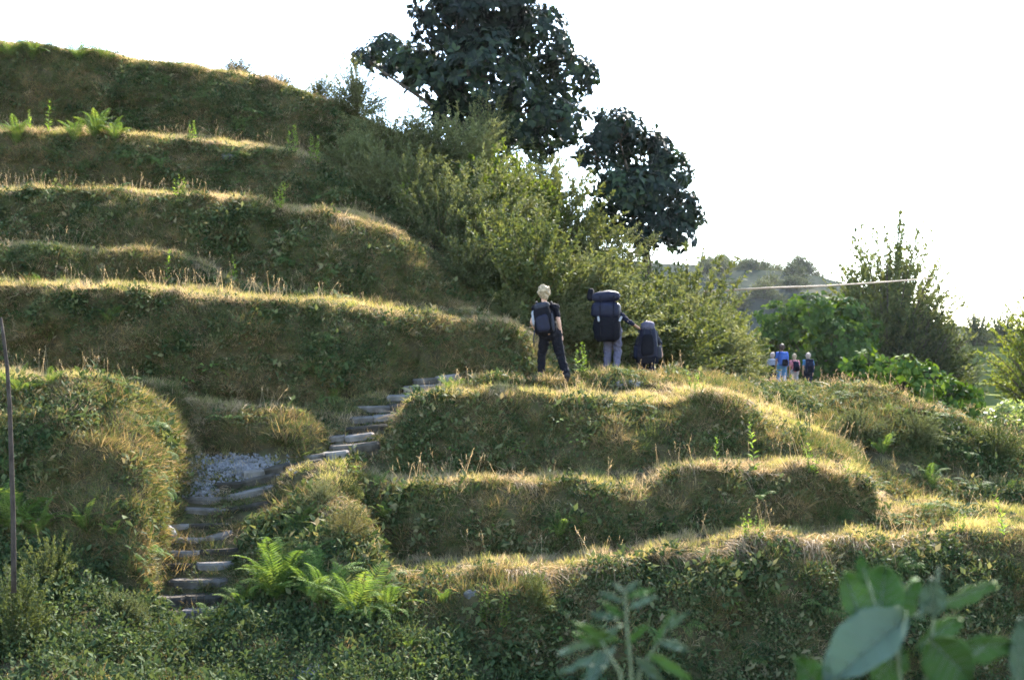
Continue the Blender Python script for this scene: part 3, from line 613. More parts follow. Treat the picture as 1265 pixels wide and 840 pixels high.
for x, y, s, n, lab in (
    (345, 742, 1.1, 18, 'tall yellow-green fern beside the foot of the lower steps'), (395, 748, 0.95, 15, 'bushy fern beside the tallest yellow-green fern'),
    (440, 768, 1.0, 16, 'broad green fern drooping at the end of the straw-edged terrace'), (478, 762, 0.75, 10, 'arching fern tucked below the straw edge of the lowest terrace'),
    (302, 758, 0.6, 9, 'small fern leaning over the bottom steps'), (372, 650, 0.5, 8, 'small fern on the shrubby mound beside the lower steps'),
    (10, 655, 0.9, 13, 'large bright fern at the foot of the dead pole'), (48, 662, 0.7, 10, 'smaller bright fern just behind the dead pole'), (105, 655, 0.55, 8, 'dull fern at the foot of the rounded mound'),
    (140, 660, 0.4, 7, 'little fern in the weeds below the rounded mound'), (25, 488, 0.55, 9, 'fern spreading over the lip of the rounded mound'), (60, 478, 0.45, 8, 'short fern on the rounded mound beside the spreading one'),
    (60, 420, 0.6, 8, 'dark fern hanging on the long bank above the rounded mound'), (135, 398, 0.45, 7, 'small shaded fern high on the long bank'),
    (412, 492, 0.4, 7, 'fern in the corner between the long bank and the upper steps'), (556, 482, 0.42, 8, 'bright little fern at the top of the upper steps'),
    (478, 640, 0.42, 7, 'fern where the second lower bank meets the shrubby mound'), (470, 600, 0.35, 7, 'tiny fern below the shrubby mound beside the steps'), (690, 662, 0.45, 8, 'pale fern low on the second lower bank'), (715, 650, 0.35, 6, 'small fern beside the pale fern on the second lower bank'),
    (118, 172, 0.95, 12, 'sunlit yellow fern on the third terrace lip, largest of its row'), (142, 174, 0.8, 10, 'sunlit fern ending the row on the third terrace'), (92, 176, 0.75, 10, 'smaller sunlit fern touching the largest on the third terrace'), (20, 180, 0.85, 10, 'green fern on the third terrace beside tall stalks'),
    (98, 76, 0.9, 10, 'sunlit fern on the top terrace lip'), (128, 78, 0.85, 10, 'second sunlit fern on the top terrace lip'), (40, 74, 0.85, 10, 'dark green fern near the start of the top lip'), (12, 72, 0.8, 10, 'dark fern at the very start of the top lip'),
    (265, 772, 0.45, 8, 'lit fern clump just below the bottom step'), (548, 745, 0.40, 7, 'yellow fern beside the dark rounded rock'), (505, 800, 0.35, 7, 'yellowish fern on the damp ground below the straw edge'), (520, 828, 0.3, 6, 'low pale fern in front of the lowest bank'),
    (1150, 600, 0.6, 8, 'fern low on the shaded slope beyond the lower terraces'), (1090, 560, 0.5, 8, 'fern higher on the shaded slope beyond the lower terraces'), (905, 655, 0.4, 7, 'fern below the grassy corner of the second lower terrace'), (640, 420, 0.4, 7, 'fern at the end of the long bank behind the blond hiker')):
    fern(hit(x, y), s, int(n * 1.5), lab)
def shoots(n, H, Rr, per, lL, lW, t0=0.3, lowz=0.1, upright=0.35, spread=0.8, sides=3, stem_r=0.012, thin=0.6, nsub=16):
    """a shrub of curved shoots from one foot with leaves along their outer part"""
    lines, P, D, N = [], [], [], []
    subs = [(rdir(1, 0.25)[0], random.uniform(0.68, 1.12) if nsub < 30 else random.uniform(0.82, 1.06)) for _ in range(nsub)]
    for k in range(n):
        sc, sm_ = random.choice(subs); u = unit(sc + rng.normal(0, 0.30, 3)); u[2] = abs(u[2]); s = sm_ * random.uniform(0.75, 1.06)
        end = np.array([u[0] * Rr * s, u[1] * Rr * s, H * (lowz + (1 - lowz) * u[2]) * s])
        c = np.array([end[0] * (1 - upright) * 0.7, end[1] * (1 - upright) * 0.7, end[2] * (0.45 + upright * 0.4)])
        pts = [2 * t * (1 - t) * c + t * t * end for t in np.linspace(0, 1, 6)]
        if k % 3 == 0: lines.append((pts, [stem_r * (1 - 0.8 * i / 5) + 0.002 for i in range(6)]))
        t = t0 + (1.02 - t0) * rng.uniform(0, 1, per) ** thin; t = t[:, None]
        p = 2 * t * (1 - t) * c + t * t * end + rng.normal(0, 0.05 * Rr, (per, 3)) * (1.1 - t)
        tg = unit(2 * (1 - 2 * t) * c + 2 * t * end)
        P.append(p); D.append(tg * 0.7 + rng.normal(0, spread, (per, 3)) * 0.7 + [0, 0, 0.15]); N.append(rdir(per, 0.9, 0.7))
    P, D, N = np.concatenate(P), np.concatenate(D), np.concatenate(N); m = len(P)
    return tubes_geo(lines, sides), leaves_geo(P, D, N, rng.uniform(0.6, 1.15, m) * lL, rng.uniform(0.65, 1.1, m) * lW)
def plant(name, geo, mat, label, catg, loc, group=None, rz=0.0, scale=1.0, stem='stem', leaf='foliage', smat='twig'):
    e = empty(name, loc, rz); tag(e, label, catg, group); e.scale = scale if isinstance(scale, tuple) else (scale,) * 3
    a, b = geo
    o = obj(stem, a, None, e); o2 = obj(leaf, b, None, e); o2['kind'] = 'stuff'
    return e
def geo_pair(nm, g, mat, smat='twig'):
    a = mesh_np(nm + '_stem', np.array(g[0][0]), g[0][1]); a.materials.append(M[smat])
    b = mesh_np(nm + '_foliage', *g[1]); b.materials.append(M[mat])
    return a, b
# leafy spikes standing on the lips
def spike_geo(H, n):
    t = rng.uniform(0.15, 1, n)[:, None]; a = rng.uniform(0, 6.28, n)
    lean = rng.normal(0, 0.12, 2)
    P = np.concatenate([lean[None] * t ** 2 * H, H * t], 1); D = np.stack([np.cos(a), np.sin(a), 0.55 + 0.5 * t[:, 0]], 1)
    L = 0.16 * H * (1.25 - 0.8 * t[:, 0])
    ln = [(lean[0] * s * s * H, lean[1] * s * s * H, H * s) for s in np.linspace(0, 1, 5)]
    return tubes_geo([(ln, [0.008, 0.007, 0.006, 0.005, 0.003])], 4), leaves_geo(P, D, rdir(n, 1.2, 0.4), L, L * 0.34, 0.2, 0.2)
SPK = [geo_pair('spike', spike_geo(1.0, 46), 'spike') for _ in range(4)]
def multispike(H): 
    gs = [spike_geo(H * random.uniform(0.6, 1), 34) for _ in range(4)]
    V, Fc, lv = [], [], []
    for k, (a, b) in enumerate(gs):
        off = np.array([random.uniform(-.12, .12), random.uniform(-.12, .12), 0]) * H
        n = len(V); V += [tuple(np.array(v) + off) for v in a[0]]; Fc += [tuple(i + n for i in f) for f in a[1]]; lv.append((b[0] + off, b[1]))
    return (V, Fc), cat(lv)
MSP = [geo_pair('weed', multispike(1.0), 'spike') for _ in range(3)]
for x, y, h, kind, lab in (
    (884, 590, 0.42, 0, 'lit leafy spike on the grassy corner of the second lower terrace'), (932, 590, 0.55, 0, 'tall leafy spike on the second lower terrace lip'), (1000, 588, 0.40, 1, 'leafy weed near the far end of the second lower terrace'),
    (1045, 596, 0.3, 1, 'low weed at the very end of the second lower terrace lip'), (862, 494, 0.3, 1, 'bright short weed on the first lower terrace lip'), (1240, 668, 0.45, 0, 'leafy spike on the lowest terrace lip near the short side terrace'), (925, 672, 0.4, 1, 'leafy weed on the lowest terrace under the grassy corner'), (940, 674, 0.3, 1, 'small weed next to the leafy one on the lowest terrace'),
    (222, 248, 0.45, 1, 'pale leafy weed standing on the second upper lip'), (348, 262, 0.5, 1, 'bushy pale weed on the second upper lip'), (238, 174, 0.4, 1, 'pale weed on the third upper lip'), (362, 192, 0.6, 1, 'tall weed where the third upper lip meets the shrubs'), (388, 205, 0.6, 1, 'pale weed at the edge of the upper shrubs'), (60, 168, 0.55, 0, 'tall pointed stalk beside the row of sunlit ferns'), (38, 168, 0.4, 0, 'pointed stalk near the green fern on the third terrace'),
    (500, 262, 0.7, 1, 'bright yellow-green weed in front of the grey shrubs'), (1185, 660, 0.3, 1, 'small weed on the short side terrace'), (718, 464, 0.5, 1, 'tall leafy weed beside the blond hiker'), (858, 485, 0.35, 1, 'weed on the path edge beyond the last porter'),
    (600, 768, 0.35, 1, 'yellowish weed sprouting below the straw edge'), (625, 775, 0.35, 1, 'pale weed with long leaves near the yellowish one'), (1110, 838, 0.4, 1, 'bushy weed at the foot of the lowest bank'), (1165, 838, 0.4, 1, 'yellow-green weed under the broad foreground leaves'), (1225, 838, 0.45, 1, 'bright weed at the outer foot of the lowest bank'),
    (206, 352, 0.45, 0, 'thin stalk beside the short broken lip'), (290, 352, 0.4, 0, 'thin stalk where the short broken lip ends')):
    g = random.choice(SPK if kind == 0 else MSP)
    plant('weed', g, None, lab, 'weed', hit(x, y) - Vector((0, 0, 0.03)), None, random.random() * 6, h * 1.5)
# broad-leaved herbs on the banks
def herb_geo(n, rad, h, L):
    a = rng.uniform(0, 6.28, n); r = rad * np.sqrt(rng.uniform(0.05, 1, n))
    P = np.stack([r * np.cos(a), r * np.sin(a), h * rng.uniform(0.3, 1, n)], 1); D = np.stack([np.cos(a), np.sin(a), rng.uniform(-0.5, 0.4, n)], 1)
    lines = [([(0, 0, 0), tuple(p * [0.5, 0.5, 0.8]), tuple(p)], [0.005, 0.004, 0.003]) for p in P]
    return tubes_geo(lines, 3), leaves_geo(P, D, rdir(n, 1.5, 0.4), rng.uniform(0.7, 1.1, n) * L, rng.uniform(0.7, 1, n) * L * 0.62, 0.15, 0.25, 0.4)
HRB = [geo_pair('herb', herb_geo(22, 0.26, 0.35, 0.15), 'fern') for _ in range(3)]
for x, y, s, lab in ((262, 470, 0.9, 'bright broad-leaved herb low on the long bank'), (232, 476, 0.7, 'broad-leaved herb beside the bright one on the long bank'), (700, 535, 0.8, 'yellow-tipped herb on the first lower bank'), (715, 548, 0.6, 'dark broad herb just under the yellow-tipped one'),
                     (640, 560, 0.6, 'broad-leaved herb low on the first lower bank'), (820, 660, 0.6, 'broad herb on the second lower bank near the pale fern'), (600, 660, 0.5, 'herb in the shade of the second lower bank'), (700, 790, 0.6, 'large-leaved herb at the foot of the lowest bank'), (900, 760, 0.6, 'shaded herb on the lowest bank behind the grey shrub'),
                     (560, 560, 0.55, 'leafy herb second from the upper steps on the first lower bank'), (520, 560, 0.6, 'leafy herb nearest the upper steps on the first lower bank'), (430, 590, 0.6, 'round-leaved herb on the mound beside the steps'), (70, 760, 0.6, 'broad weed in the thicket before the rounded mound'), (150, 800, 0.6, 'broad weed below the lower steps')):
    plant('herb', random.choice(HRB), None, lab, 'herb', hit(x, y) - Vector((0, 0, 0.02)), None, random.random() * 6, s)

# ------------------------------------------------------------------ shrubs on the nose of the hill
SHK = {}
for nm, mat, n, per, lL, lW, up_ in (('olive', 'shrub_olive', 250, 60, 0.085, 0.028, 0.5), ('grey', 'shrub_grey', 250, 60, 0.095, 0.032, 0.4), ('green', 'shrub_green', 230, 56, 0.095, 0.045, 0.35), ('yellow', 'shrub_yellow', 220, 52, 0.10, 0.05, 0.4), ('brown', 'shrub_brown', 200, 36, 0.10, 0.032, 0.5)):
    SHK[nm] = [geo_pair('shrub_' + nm, shoots(n, 1.0 * 2, 1.3, per, lL, lW, 0.28, 0.06, up_), mat) for _ in range(2)]
LBL = {'olive': 'feathery olive shrub', 'grey': 'grey-green shrub', 'green': 'leafy green shrub', 'yellow': 'sunlit yellow-green shrub', 'brown': 'brownish dry shrub'}
SHR = [(440, 31.4, 1.3, 'olive', 'crowning the slope below the dark tree'), (395, 31.6, 0.9, 'olive', 'at the end of the top terrace'), (345, 31.2, 0.7, 'brown', 'on the top terrace edge'), (480, 30.4, 1.6, 'olive', 'above the second lip'), (520, 31.0, 1.5, 'grey', 'at the foot of the dark tree'), (505, 28.6, 1.5, 'grey', 'behind the bright weed'),
       (560, 31.6, 1.6, 'grey', 'under the big dark crown'), (640, 30.6, 2.5, 'yellow', 'rising against the dark tree'), (590, 29.2, 1.9, 'grey', 'close beside the sunlit yellow-green one'), (545, 27.6, 1.5, 'grey', 'over the end of the second lip'), (690, 31.6, 2.0, 'green', 'between the two dark trees'),
       (610, 27.0, 1.7, 'green', 'above the end of the long bank'), (655, 25.6, 1.9, 'green', 'straight behind the blond hiker'), (570, 25.9, 1.1, 'grey', 'over the long bank'), (712, 26.6, 2.0, 'grey', 'behind the gap between hiker and porter'), (740, 31.4, 2.0, 'olive', 'below the smaller dark tree'),
       (765, 27.6, 2.0, 'green', 'straight behind the loaded porter'), (800, 32.4, 2.2, 'grey', 'under the smaller dark tree'), (822, 28.2, 2.0, 'green', 'behind the second pack'), (850, 34.0, 2.4, 'green', 'at the outer foot of the smaller dark tree'), (870, 31.5, 2.0, 'grey', 'where the path bends'),
       (868, 37.0, 2.1, 'yellow', 'on the path bend against the far ridge'), (878, 40.0, 2.0, 'green', 'beside the far ridge view'), (890, 34.5, 1.4, 'grey', 'low by the path bend'), (908, 36.0, 1.0, 'brown', 'just before the distant walkers'), (900, 43.0, 1.7, 'grey', 'behind the brownish one near the distant walkers'),
       (470, 28.0, 1.0, 'olive', 'low on the third lip'), (440, 28.6, 1.2, 'grey', 'at the end of the third lip'), (625, 25.0, 0.9, 'grey', 'low behind the long bank end'), (735, 26.6, 1.0, 'olive', 'low beside the path'), (850, 30.5, 1.2, 'brown', 'low past the second pack'), (790, 27.9, 1.5, 'olive', 'close behind the second pack'),
       (680, 25.9, 1.2, 'olive', 'low behind the blond hiker'), (590, 33.5, 2.0, 'olive', 'below the hollow of the dark crown'), (660, 33.5, 1.8, 'grey', 'behind the sunlit yellow-green one'), (300, 31.4, 0.7, 'brown', 'small on the skyline'), (290, 33.0, 0.8, 'brown', 'half hidden on the skyline')]
for x, Y, h, k, where in SHR:
    Y += (1.1 * (Y > 26.3) + 1.1 * (Y > 28.9)) * max(0.0, min(1.0, (560 - x) / 150))
    g = random.choice(SHK[k]); hs = h / 2.0 * (1.3 if h > 0.95 else 1.0)
    plant('shrub', g, None, LBL[k] + ' ' + where, 'shrub', spot(x, Y, -0.1), None, random.random() * 6, (hs * random.uniform(0.95, 1.35), hs * random.uniform(0.95, 1.2), hs * random.uniform(0.92, 1.08)))
# shrubby cover on nearer mounds
for x, y, h, k, lab in ((425, 610, 0.4, 'green', 'round green bush on the mound beside the lower steps'), (398, 622, 0.45, 'olive', 'dry olive bush hanging over the lower steps'), (430, 660, 0.6, 'brown', 'tangled brownish bush above the broad fern'), (355, 700, 0.4, 'green', 'leafy bush in the fern patch'),
                        (660, 745, 0.5, 'green', 'dark bush bulging from the fern end of the lowest bank'), (1060, 545, 0.9, 'grey', 'grey bush on the shaded slope'), (1130, 545, 0.8, 'grey', 'low bush lower on the shaded slope'), (1230, 560, 0.8, 'green', 'green bush at the bottom of the shaded slope'), (990, 520, 0.35, 'grey', 'bush under the far path lip'), (1040, 492, 0.4, 'green', 'small bush on the slope just past the distant walkers'),
                        (60, 720, 0.7, 'green', 'leafy thicket bush behind the dead pole foot'), (20, 800, 0.9, 'green', 'dark leafy bush at the front of the thicket below the mound'), (150, 770, 0.6, 'grey', 'grey weedy bush between the thicket and bottom steps')):
    g = random.choice(SHK[k]); hs = h / 2.0
    plant('bush', g, None, lab, 'bush', hit(x, y) - Vector((0, 0, 0.1)), None, random.random() * 6, (hs, hs, hs))
# ------------------------------------------------------------------ trees
def whorl_lobe(c, r, n, nl, lL, lW, squash=0.85):
    P, D, N = [], [], []
    for k in range(n):
        u = rdir(1, 0.15)[0]; rr = r * random.uniform(0.35, 1.03) ** 0.6
        p = np.array(c) + u * rr * [1, 1, squash]; ax = unit(u + np.array([0, 0, 0.35]) + rng.normal(0, 0.3, 3))
        e1 = unit(np.cross(ax, [0.3, 0.5, 0.8])); e2 = np.cross(ax, e1)
        for i in range(nl):
            a = 2 * math.pi * i / nl + random.uniform(-0.3, 0.3)
            d = e1 * math.cos(a) + e2 * math.sin(a) + ax * random.uniform(-0.15, 0.8)
            P.append(p + d * 0.03); D.append(d + np.array([0, 0, -0.25])); N.append(ax + rng.normal(0, 0.3, 3))
    m = len(P)
    return leaves_geo(np.array(P), np.array(D), np.array(N), rng.uniform(0.65, 1.15, m) * lL, rng.uniform(0.75, 1.1, m) * lW, 0.2, 0.25, 0.55)
def lobe_tree(label, base, lobes, Y0, leafmat, lL, lW, wpa, nl, trunk_r, ydep=1.0, name='tree', catg='tree', smat='bark', group=None):
    e = empty(name, base); tag(e, label, catg, group)
    cs = []
    for (x, y, r) in lobes:
        Y = Y0 + random.uniform(-ydep, ydep); c = W(x, y, Y) - base; rm = r / F * Y; cs.append((c, rm))
    top = sum((c for c, _ in cs), Vector()) / len(cs); fork = Vector((top.x * 0.6, top.y * 0.6, top.z * 0.42))
    a = mesh_np('trunk', *tubes_geo([([(0, 0, -0.4), tuple(fork * 0.5 + Vector((0.1, 0, 0))), tuple(fork)], [trunk_r * 1.25, trunk_r, trunk_r * 0.85])], 8), True); obj('trunk', a, M[smat], e)
    for c, rm in cs:
        m1 = fork.lerp(c, 0.5) + Vector((random.uniform(-.2, .2), random.uniform(-.2, .2), random.uniform(0, .25)))
        lines = [([tuple(fork), tuple(m1), tuple(c)], [trunk_r * 0.5, trunk_r * 0.3, trunk_r * 0.14])]
        for k in range(5):
            d = Vector(rdir(1, 0.3)[0]) * rm * 0.8; lines.append(([tuple(c.lerp(m1, 0.2)), tuple(c + d * 0.5), tuple(c + d)], [trunk_r * 0.14, trunk_r * 0.09, 0.01]))
        lm = mesh_np('limb', *tubes_geo(lines, 5), True); L_ = obj('limb', lm, M[smat], e)
        n = max(8, int(wpa * rm * rm)); lo_ = obj('leaf_mass', mesh_np('leaf_mass', *whorl_lobe(c, rm * 1.08, n, nl, lL, lW)), M[leafmat], e); lo_['kind'] = 'stuff'
    return e
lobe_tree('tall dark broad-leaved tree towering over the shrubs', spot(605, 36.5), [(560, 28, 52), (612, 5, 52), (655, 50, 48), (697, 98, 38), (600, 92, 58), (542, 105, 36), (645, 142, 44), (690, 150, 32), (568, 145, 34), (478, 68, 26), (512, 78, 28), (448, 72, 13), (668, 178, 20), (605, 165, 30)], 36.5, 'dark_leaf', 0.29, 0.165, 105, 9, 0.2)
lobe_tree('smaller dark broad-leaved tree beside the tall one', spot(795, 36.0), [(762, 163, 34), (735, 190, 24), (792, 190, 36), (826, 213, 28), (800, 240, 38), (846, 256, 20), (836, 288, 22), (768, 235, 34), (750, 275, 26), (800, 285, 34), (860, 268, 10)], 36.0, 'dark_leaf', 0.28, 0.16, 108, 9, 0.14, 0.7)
TT = geo_pair('tall_tree', shoots(1000, 9.9, 3.7, 60, 0.24, 0.11, 0.25, 0.10, 0.6, 0.5, 4, 0.06, 0.8, 60), 'shrub_green', 'bark')
plant('tree', TT, None, 'tall upright tree with feathery top behind the distant walkers', 'tree', Vector(((1098 - CX) / F * 58, 58, -2.6)), stem='trunk', leaf='crown', scale=(1.18, 1.0, 1.0))
TT2 = geo_pair('tall_tree', shoots(620, 6.6, 2.8, 56, 0.24, 0.11, 0.35, 0.16, 0.6, 0.6, 4, 0.06, 0.8, 60), 'shrub_green', 'bark')
plant('tree', TT2, None, 'dark rounded tree touching the feathery upright tree', 'tree', Vector(((1135 - CX) / F * 57, 57, -2.8)), stem='trunk', leaf='crown')
lobe_tree('rounded broad-leaved tree directly behind the distant walkers', Vector(((1000 - CX) / F * 53, 53, -2.2)), [(965, 398, 30), (1000, 388, 30), (1040, 395, 30), (955, 425, 28), (990, 425, 36), (1035, 425, 36), (1070, 410, 22), (985, 455, 30), (1030, 455, 30), (1062, 440, 28)], 53, 'broad_leaf', 0.30, 0.22, 60, 7, 0.12, 1.2)
lobe_tree('low broad-leaved bush with bright top leaves on the slope crest', spot(1080, 27.0), [(1050, 455, 14), (1075, 448, 18), (1100, 452, 16), (1065, 468, 16), (1092, 468, 16)], 27.0, 'broad_leaf', 0.17, 0.13, 130, 7, 0.03, 0.3, 'bush', 'bush')
lobe_tree('dark glossy bush spreading down the slope crest', spot(1150, 26.0), [(1120, 456, 18), (1145, 465, 20), (1170, 482, 22), (1190, 498, 22), (1140, 485, 18), (1165, 503, 18), (1203, 518, 12)], 26.0, 'broad_leaf', 0.19, 0.14, 130, 7, 0.03, 0.3, 'bush', 'bush')
lobe_tree('pale leafy bush below the orchard tree', spot(1240, 27.5), [(1226, 516, 13), (1248, 506, 15), (1264, 512, 16), (1238, 526, 15), (1285, 508, 20)], 27.5, 'pale_leaf', 0.12, 0.075, 260, 7, 0.03, 0.3, 'bush', 'bush')
TR = geo_pair('orchard_tree', shoots(300, 5.6, 2.3, 44, 0.18, 0.085, 0.42, 0.30, 0.6, 0.7, 4, 0.06, 0.8, 60), 'shrub_yellow', 'bark')
plant('tree', TR, None, 'airy sunlit orchard tree standing by the terraced field', 'tree', Vector(((1288 - CX) / F * 47, 47, -1.9)), stem='trunk', leaf='crown')
TF = [geo_pair('far_tree', shoots(150, 6, 2.6, 30, 0.34, 0.17, 0.35, 0.1, 0.5, 0.7, 4, 0.08, 0.8, 60), 'far_leaf', 'bark') for _ in range(3)]
for x, Y, z, s, lab in ((1186, 84, -1.5, 0.8, 'hazy round tree beyond the terraced field edge'), (1205, 118, 2.5, 0.8, 'small hazy tree at the top of the terraced field'), (1236, 122, 2.8, 0.8, 'small hazy tree on the field top beside the orchard tree'), (1300, 90, -1, 1.1, 'hazy tree past the orchard tree'), (940, 75, -3, 0.9, 'hazy tree below the far ridge by the path shrubs')):
    plant('tree', random.choice(TF), None, lab, 'tree', Vector(((x - CX) / F * Y, Y, z)), None, random.random() * 6, s, stem='trunk', leaf='crown')

# ------------------------------------------------------------------ terraced field, far ridge
M['field'] = solid_mat('field_grass', [(0.3, (0.05, 0.065, 0.02)), (0.6, (0.085, 0.095, 0.03)), (0.8, (0.13, 0.12, 0.05))], 0.6, 1.0, 0.4, 0.0)
M['ridge'] = solid_mat('far_ridge_scrub', [(0.35, (0.02, 0.026, 0.018)), (0.55, (0.035, 0.04, 0.03)), (0.75, (0.07, 0.065, 0.045))], 0.06, 1.0, 0.3, 0.0)
V, Fc = [], []; rows = []
for k in range(10):
    Yk, zk = 62 + 7 * k, -3.6 + 0.85 * k
    rows += [(Yk, zk - 0.75), (Yk + 0.8, zk), (Yk + 6.4, zk + 0.1)]
nx = 60
for (Yk, zk) in rows:
    for i in range(nx):
        X = 26 + i * 1.6; V.append((X, Yk + 2.0 * math.sin(X * 0.12), zk + 0.12 * math.sin(X * 0.6 + Yk)))
for r in range(len(rows) - 1):
    for i in range(nx - 1): Fc.append((r * nx + i, r * nx + i + 1, (r + 1) * nx + i + 1, (r + 1) * nx + i))
o = obj('field', mesh_np('field', V, Fc), M['field']); tag(o, kind='structure')
def ridge_z(X, Y):
    x = CX + X / 260 * F
    top = np.interp(x, [500, 800, 860, 900, 930, 960, 985, 1010, 1035, 1070, 1200, 1500], [318, 334, 336, 338, 340, 342, 348, 354, 364, 384, 410, 420])
    zt = (HY - top) / F * 260
    return zt - ((Y - 260) / 60.0) ** 2 * 18 + 0.7 * np.round(np.sin(Y * 0.35))
V, Fc = [], []; nx, ny = 120, 40
for j in range(ny):
    for i in range(nx):
        X = -20 + i * 1.6; Y = 175 + j * 4.2; z = float(ridge_z(X, Y)) + 1.2 * float(vnoise(np.array([X * 0.08, Y * 0.08, 3.0])))
        V.append((X, Y, max(z, -9.4)))
for j in range(ny - 1):
    for i in range(nx - 1): Fc.append((j * nx + i, j * nx + i + 1, (j + 1) * nx + i + 1, (j + 1) * nx + i))
o = obj('hill', mesh_np('hill', V, Fc, True), M['ridge']); tag(o, kind='structure')
for k, (x, Y, s, lab) in enumerate(((872, 262, 1.0, 'hazy tree nearest the path shrubs on the far ridge'), (890, 258, 0.8, 'hazy small tree next to the first on the far ridge'), (908, 262, 0.9, 'pale hazy tree before the long ridge wood'), (926, 264, 1.1, 'hazy tree at the start of the long ridge wood'), (938, 264, 1.0, 'hazy tree second in the long ridge wood'), (950, 264, 1.0, 'hazy tree in the middle of the long ridge wood'), (962, 264, 0.9, 'hazy tree late in the long ridge wood'), (972, 264, 0.8, 'hazy tree ending the long ridge wood'), (985, 255, 1.0, 'round hazy tree standing alone on the ridge end'), (997, 255, 0.9, 'paler round tree beside the lone one on the ridge end'), (1010, 260, 0.8, 'low hazy tree where the ridge drops'))):
    X = (x - CX) / F * Y
    plant('tree', random.choice(TF), None, lab, 'tree', Vector((X, Y, float(ridge_z(X, Y)) - 0.6)), None, random.random() * 6, (s * 1.5, s * 1.5, s * 0.95), stem='trunk', leaf='crown')
for k in range(26):
    x = random.uniform(865, 1000); Y = random.uniform(215, 256); X = (x - CX) / F * Y; s_ = random.uniform(0.5, 1.0)
    plant('tree', random.choice(TF), None, 'small hazy scrub tree on the face of the far ridge', 'tree', Vector((X, Y, float(ridge_z(X, Y)) - 0.6)), 'scrub trees on the face of the far ridge', random.random() * 6, (s_ * 1.3, s_ * 1.3, s_ * 0.75), stem='trunk', leaf='crown')
# pale pole slung across the gap
M['pole'] = solid_mat('pale_bamboo', [(0.3, (0.24, 0.18, 0.12)), (0.7, (0.34, 0.26, 0.18))], 3.0, 0.6, 0.2)
pts = [W(x, y, 50.0 + (x - 915) * 0.004) for x, y in ((870, 360), (960, 355.5), (1020, 353.5), (1080, 349.5), (1120, 346.5), (1152, 343.5))]
e = empty('bamboo_pole', pts[0]); tag(e, 'long pale bamboo pole slung across the gap in front of the feathery tree', 'pole')
obj('cane', mesh_np('cane', *tubes_geo([([tuple(p - pts[0]) for p in pts], [0.045, 0.04, 0.036, 0.032, 0.028, 0.024])], 8), True), M['pole'], e)
# dead pole at the left
pp = [W(17, 690, 12.6), W(16.5, 640, 12.6), W(14, 560, 12.55), W(12, 500, 12.5), W(9, 455, 12.5), W(5, 420, 12.5), W(1, 392, 12.5)]
b0 = pp[0].copy(); o = obj('dead_pole', mesh_np('dead_pole', *tubes_geo([([tuple(Vector((0.0, 0, -0.35)))] + [tuple(p - b0) for p in pp], [0.028, 0.027, 0.026, 0.025, 0.022, 0.020, 0.018, 0.014])], 7), True), M['dead'], None, b0)
tag(o, 'thin leaning dead pole standing in weeds before the rounded mound', 'pole')

# ------------------------------------------------------------------ people
def sm(name, c, rough=0.85, var=0.25, scale=30.0, spec=0.06):
    return solid_mat(name, [(0.3, tuple(v * (1 - var) for v in c)), (0.7, tuple(min(1, v * (1 + var)) for v in c))], scale, rough, 0.25, spec)
M['skin'] = sm('skin', (0.46, 0.27, 0.19), 0.55, 0.08); M['skin_dark'] = sm('skin_brown', (0.22, 0.12, 0.075), 0.55, 0.08)
M['blond'] = sm('blond_hair', (0.29, 0.22, 0.14), 0.7, 0.6, 38); M['dark_hair'] = sm('dark_hair', (0.045, 0.03, 0.022), 0.5, 0.3, 60); M['pale_hair'] = sm('pale_hair', (0.32, 0.25, 0.21), 0.6, 0.3, 60)
M['black'] = sm('black_cloth', (0.007, 0.007, 0.010)); M['navy'] = sm('navy_cloth', (0.011, 0.013, 0.027)); M['nylon'] = sm('navy_nylon', (0.009, 0.010, 0.022), 0.55, 0.3, 12, 0.12)
M['lav'] = sm('faded_lavender_cloth', (0.075, 0.07, 0.10)); M['grey'] = sm('grey_fabric', (0.030, 0.031, 0.04)); M['pale'] = sm('pale_fabric', (0.24, 0.245, 0.27)); M['blue'] = sm('bright_blue_cloth', (0.04, 0.09, 0.30)); M['teal'] = sm('blue_teal_cloth', (0.06, 0.16, 0.30))
M['pink'] = sm('pink_cloth', (0.45, 0.16, 0.2)); M['boot'] = sm('boot_leather', (0.02, 0.018, 0.018), 0.6)
def caps_geo(parts):
    V, Fc = [], []
    def sphere(c, r):
        n0 = len(V); ns, nr = 10, 6
        for i in range(nr + 1):
            th = math.pi * i / nr
            for k in range(ns):
                a = 2 * math.pi * k / ns; V.append((c[0] + r[0] * math.sin(th) * math.cos(a), c[1] + r[1] * math.sin(th) * math.sin(a), c[2] + r[2] * math.cos(th)))
        for i in range(nr):
            for k in range(ns):
                k2 = (k + 1) % ns; Fc.append((n0 + i * ns + k, n0 + (i + 1) * ns + k, n0 + (i + 1) * ns + k2, n0 + i * ns + k2))
    for p in parts:
        if len(p) == 2: sphere(p[0], p[1])
        else:
            a, b, r0, r1 = p; a, b = Vector(a), Vector(b); n = max(2, int((b - a).length / (min(r0, r1) * 0.5)) + 1)
            for i in range(n + 1):
                t = i / n; r = r0 + (r1 - r0) * t; sphere(a.lerp(b, t), (r, r, r))
    return V, Fc
FOLD = bpy.data.textures.new('cloth_folds', 'CLOUDS'); FOLD.noise_scale = 0.07; FOLD.noise_depth = 2
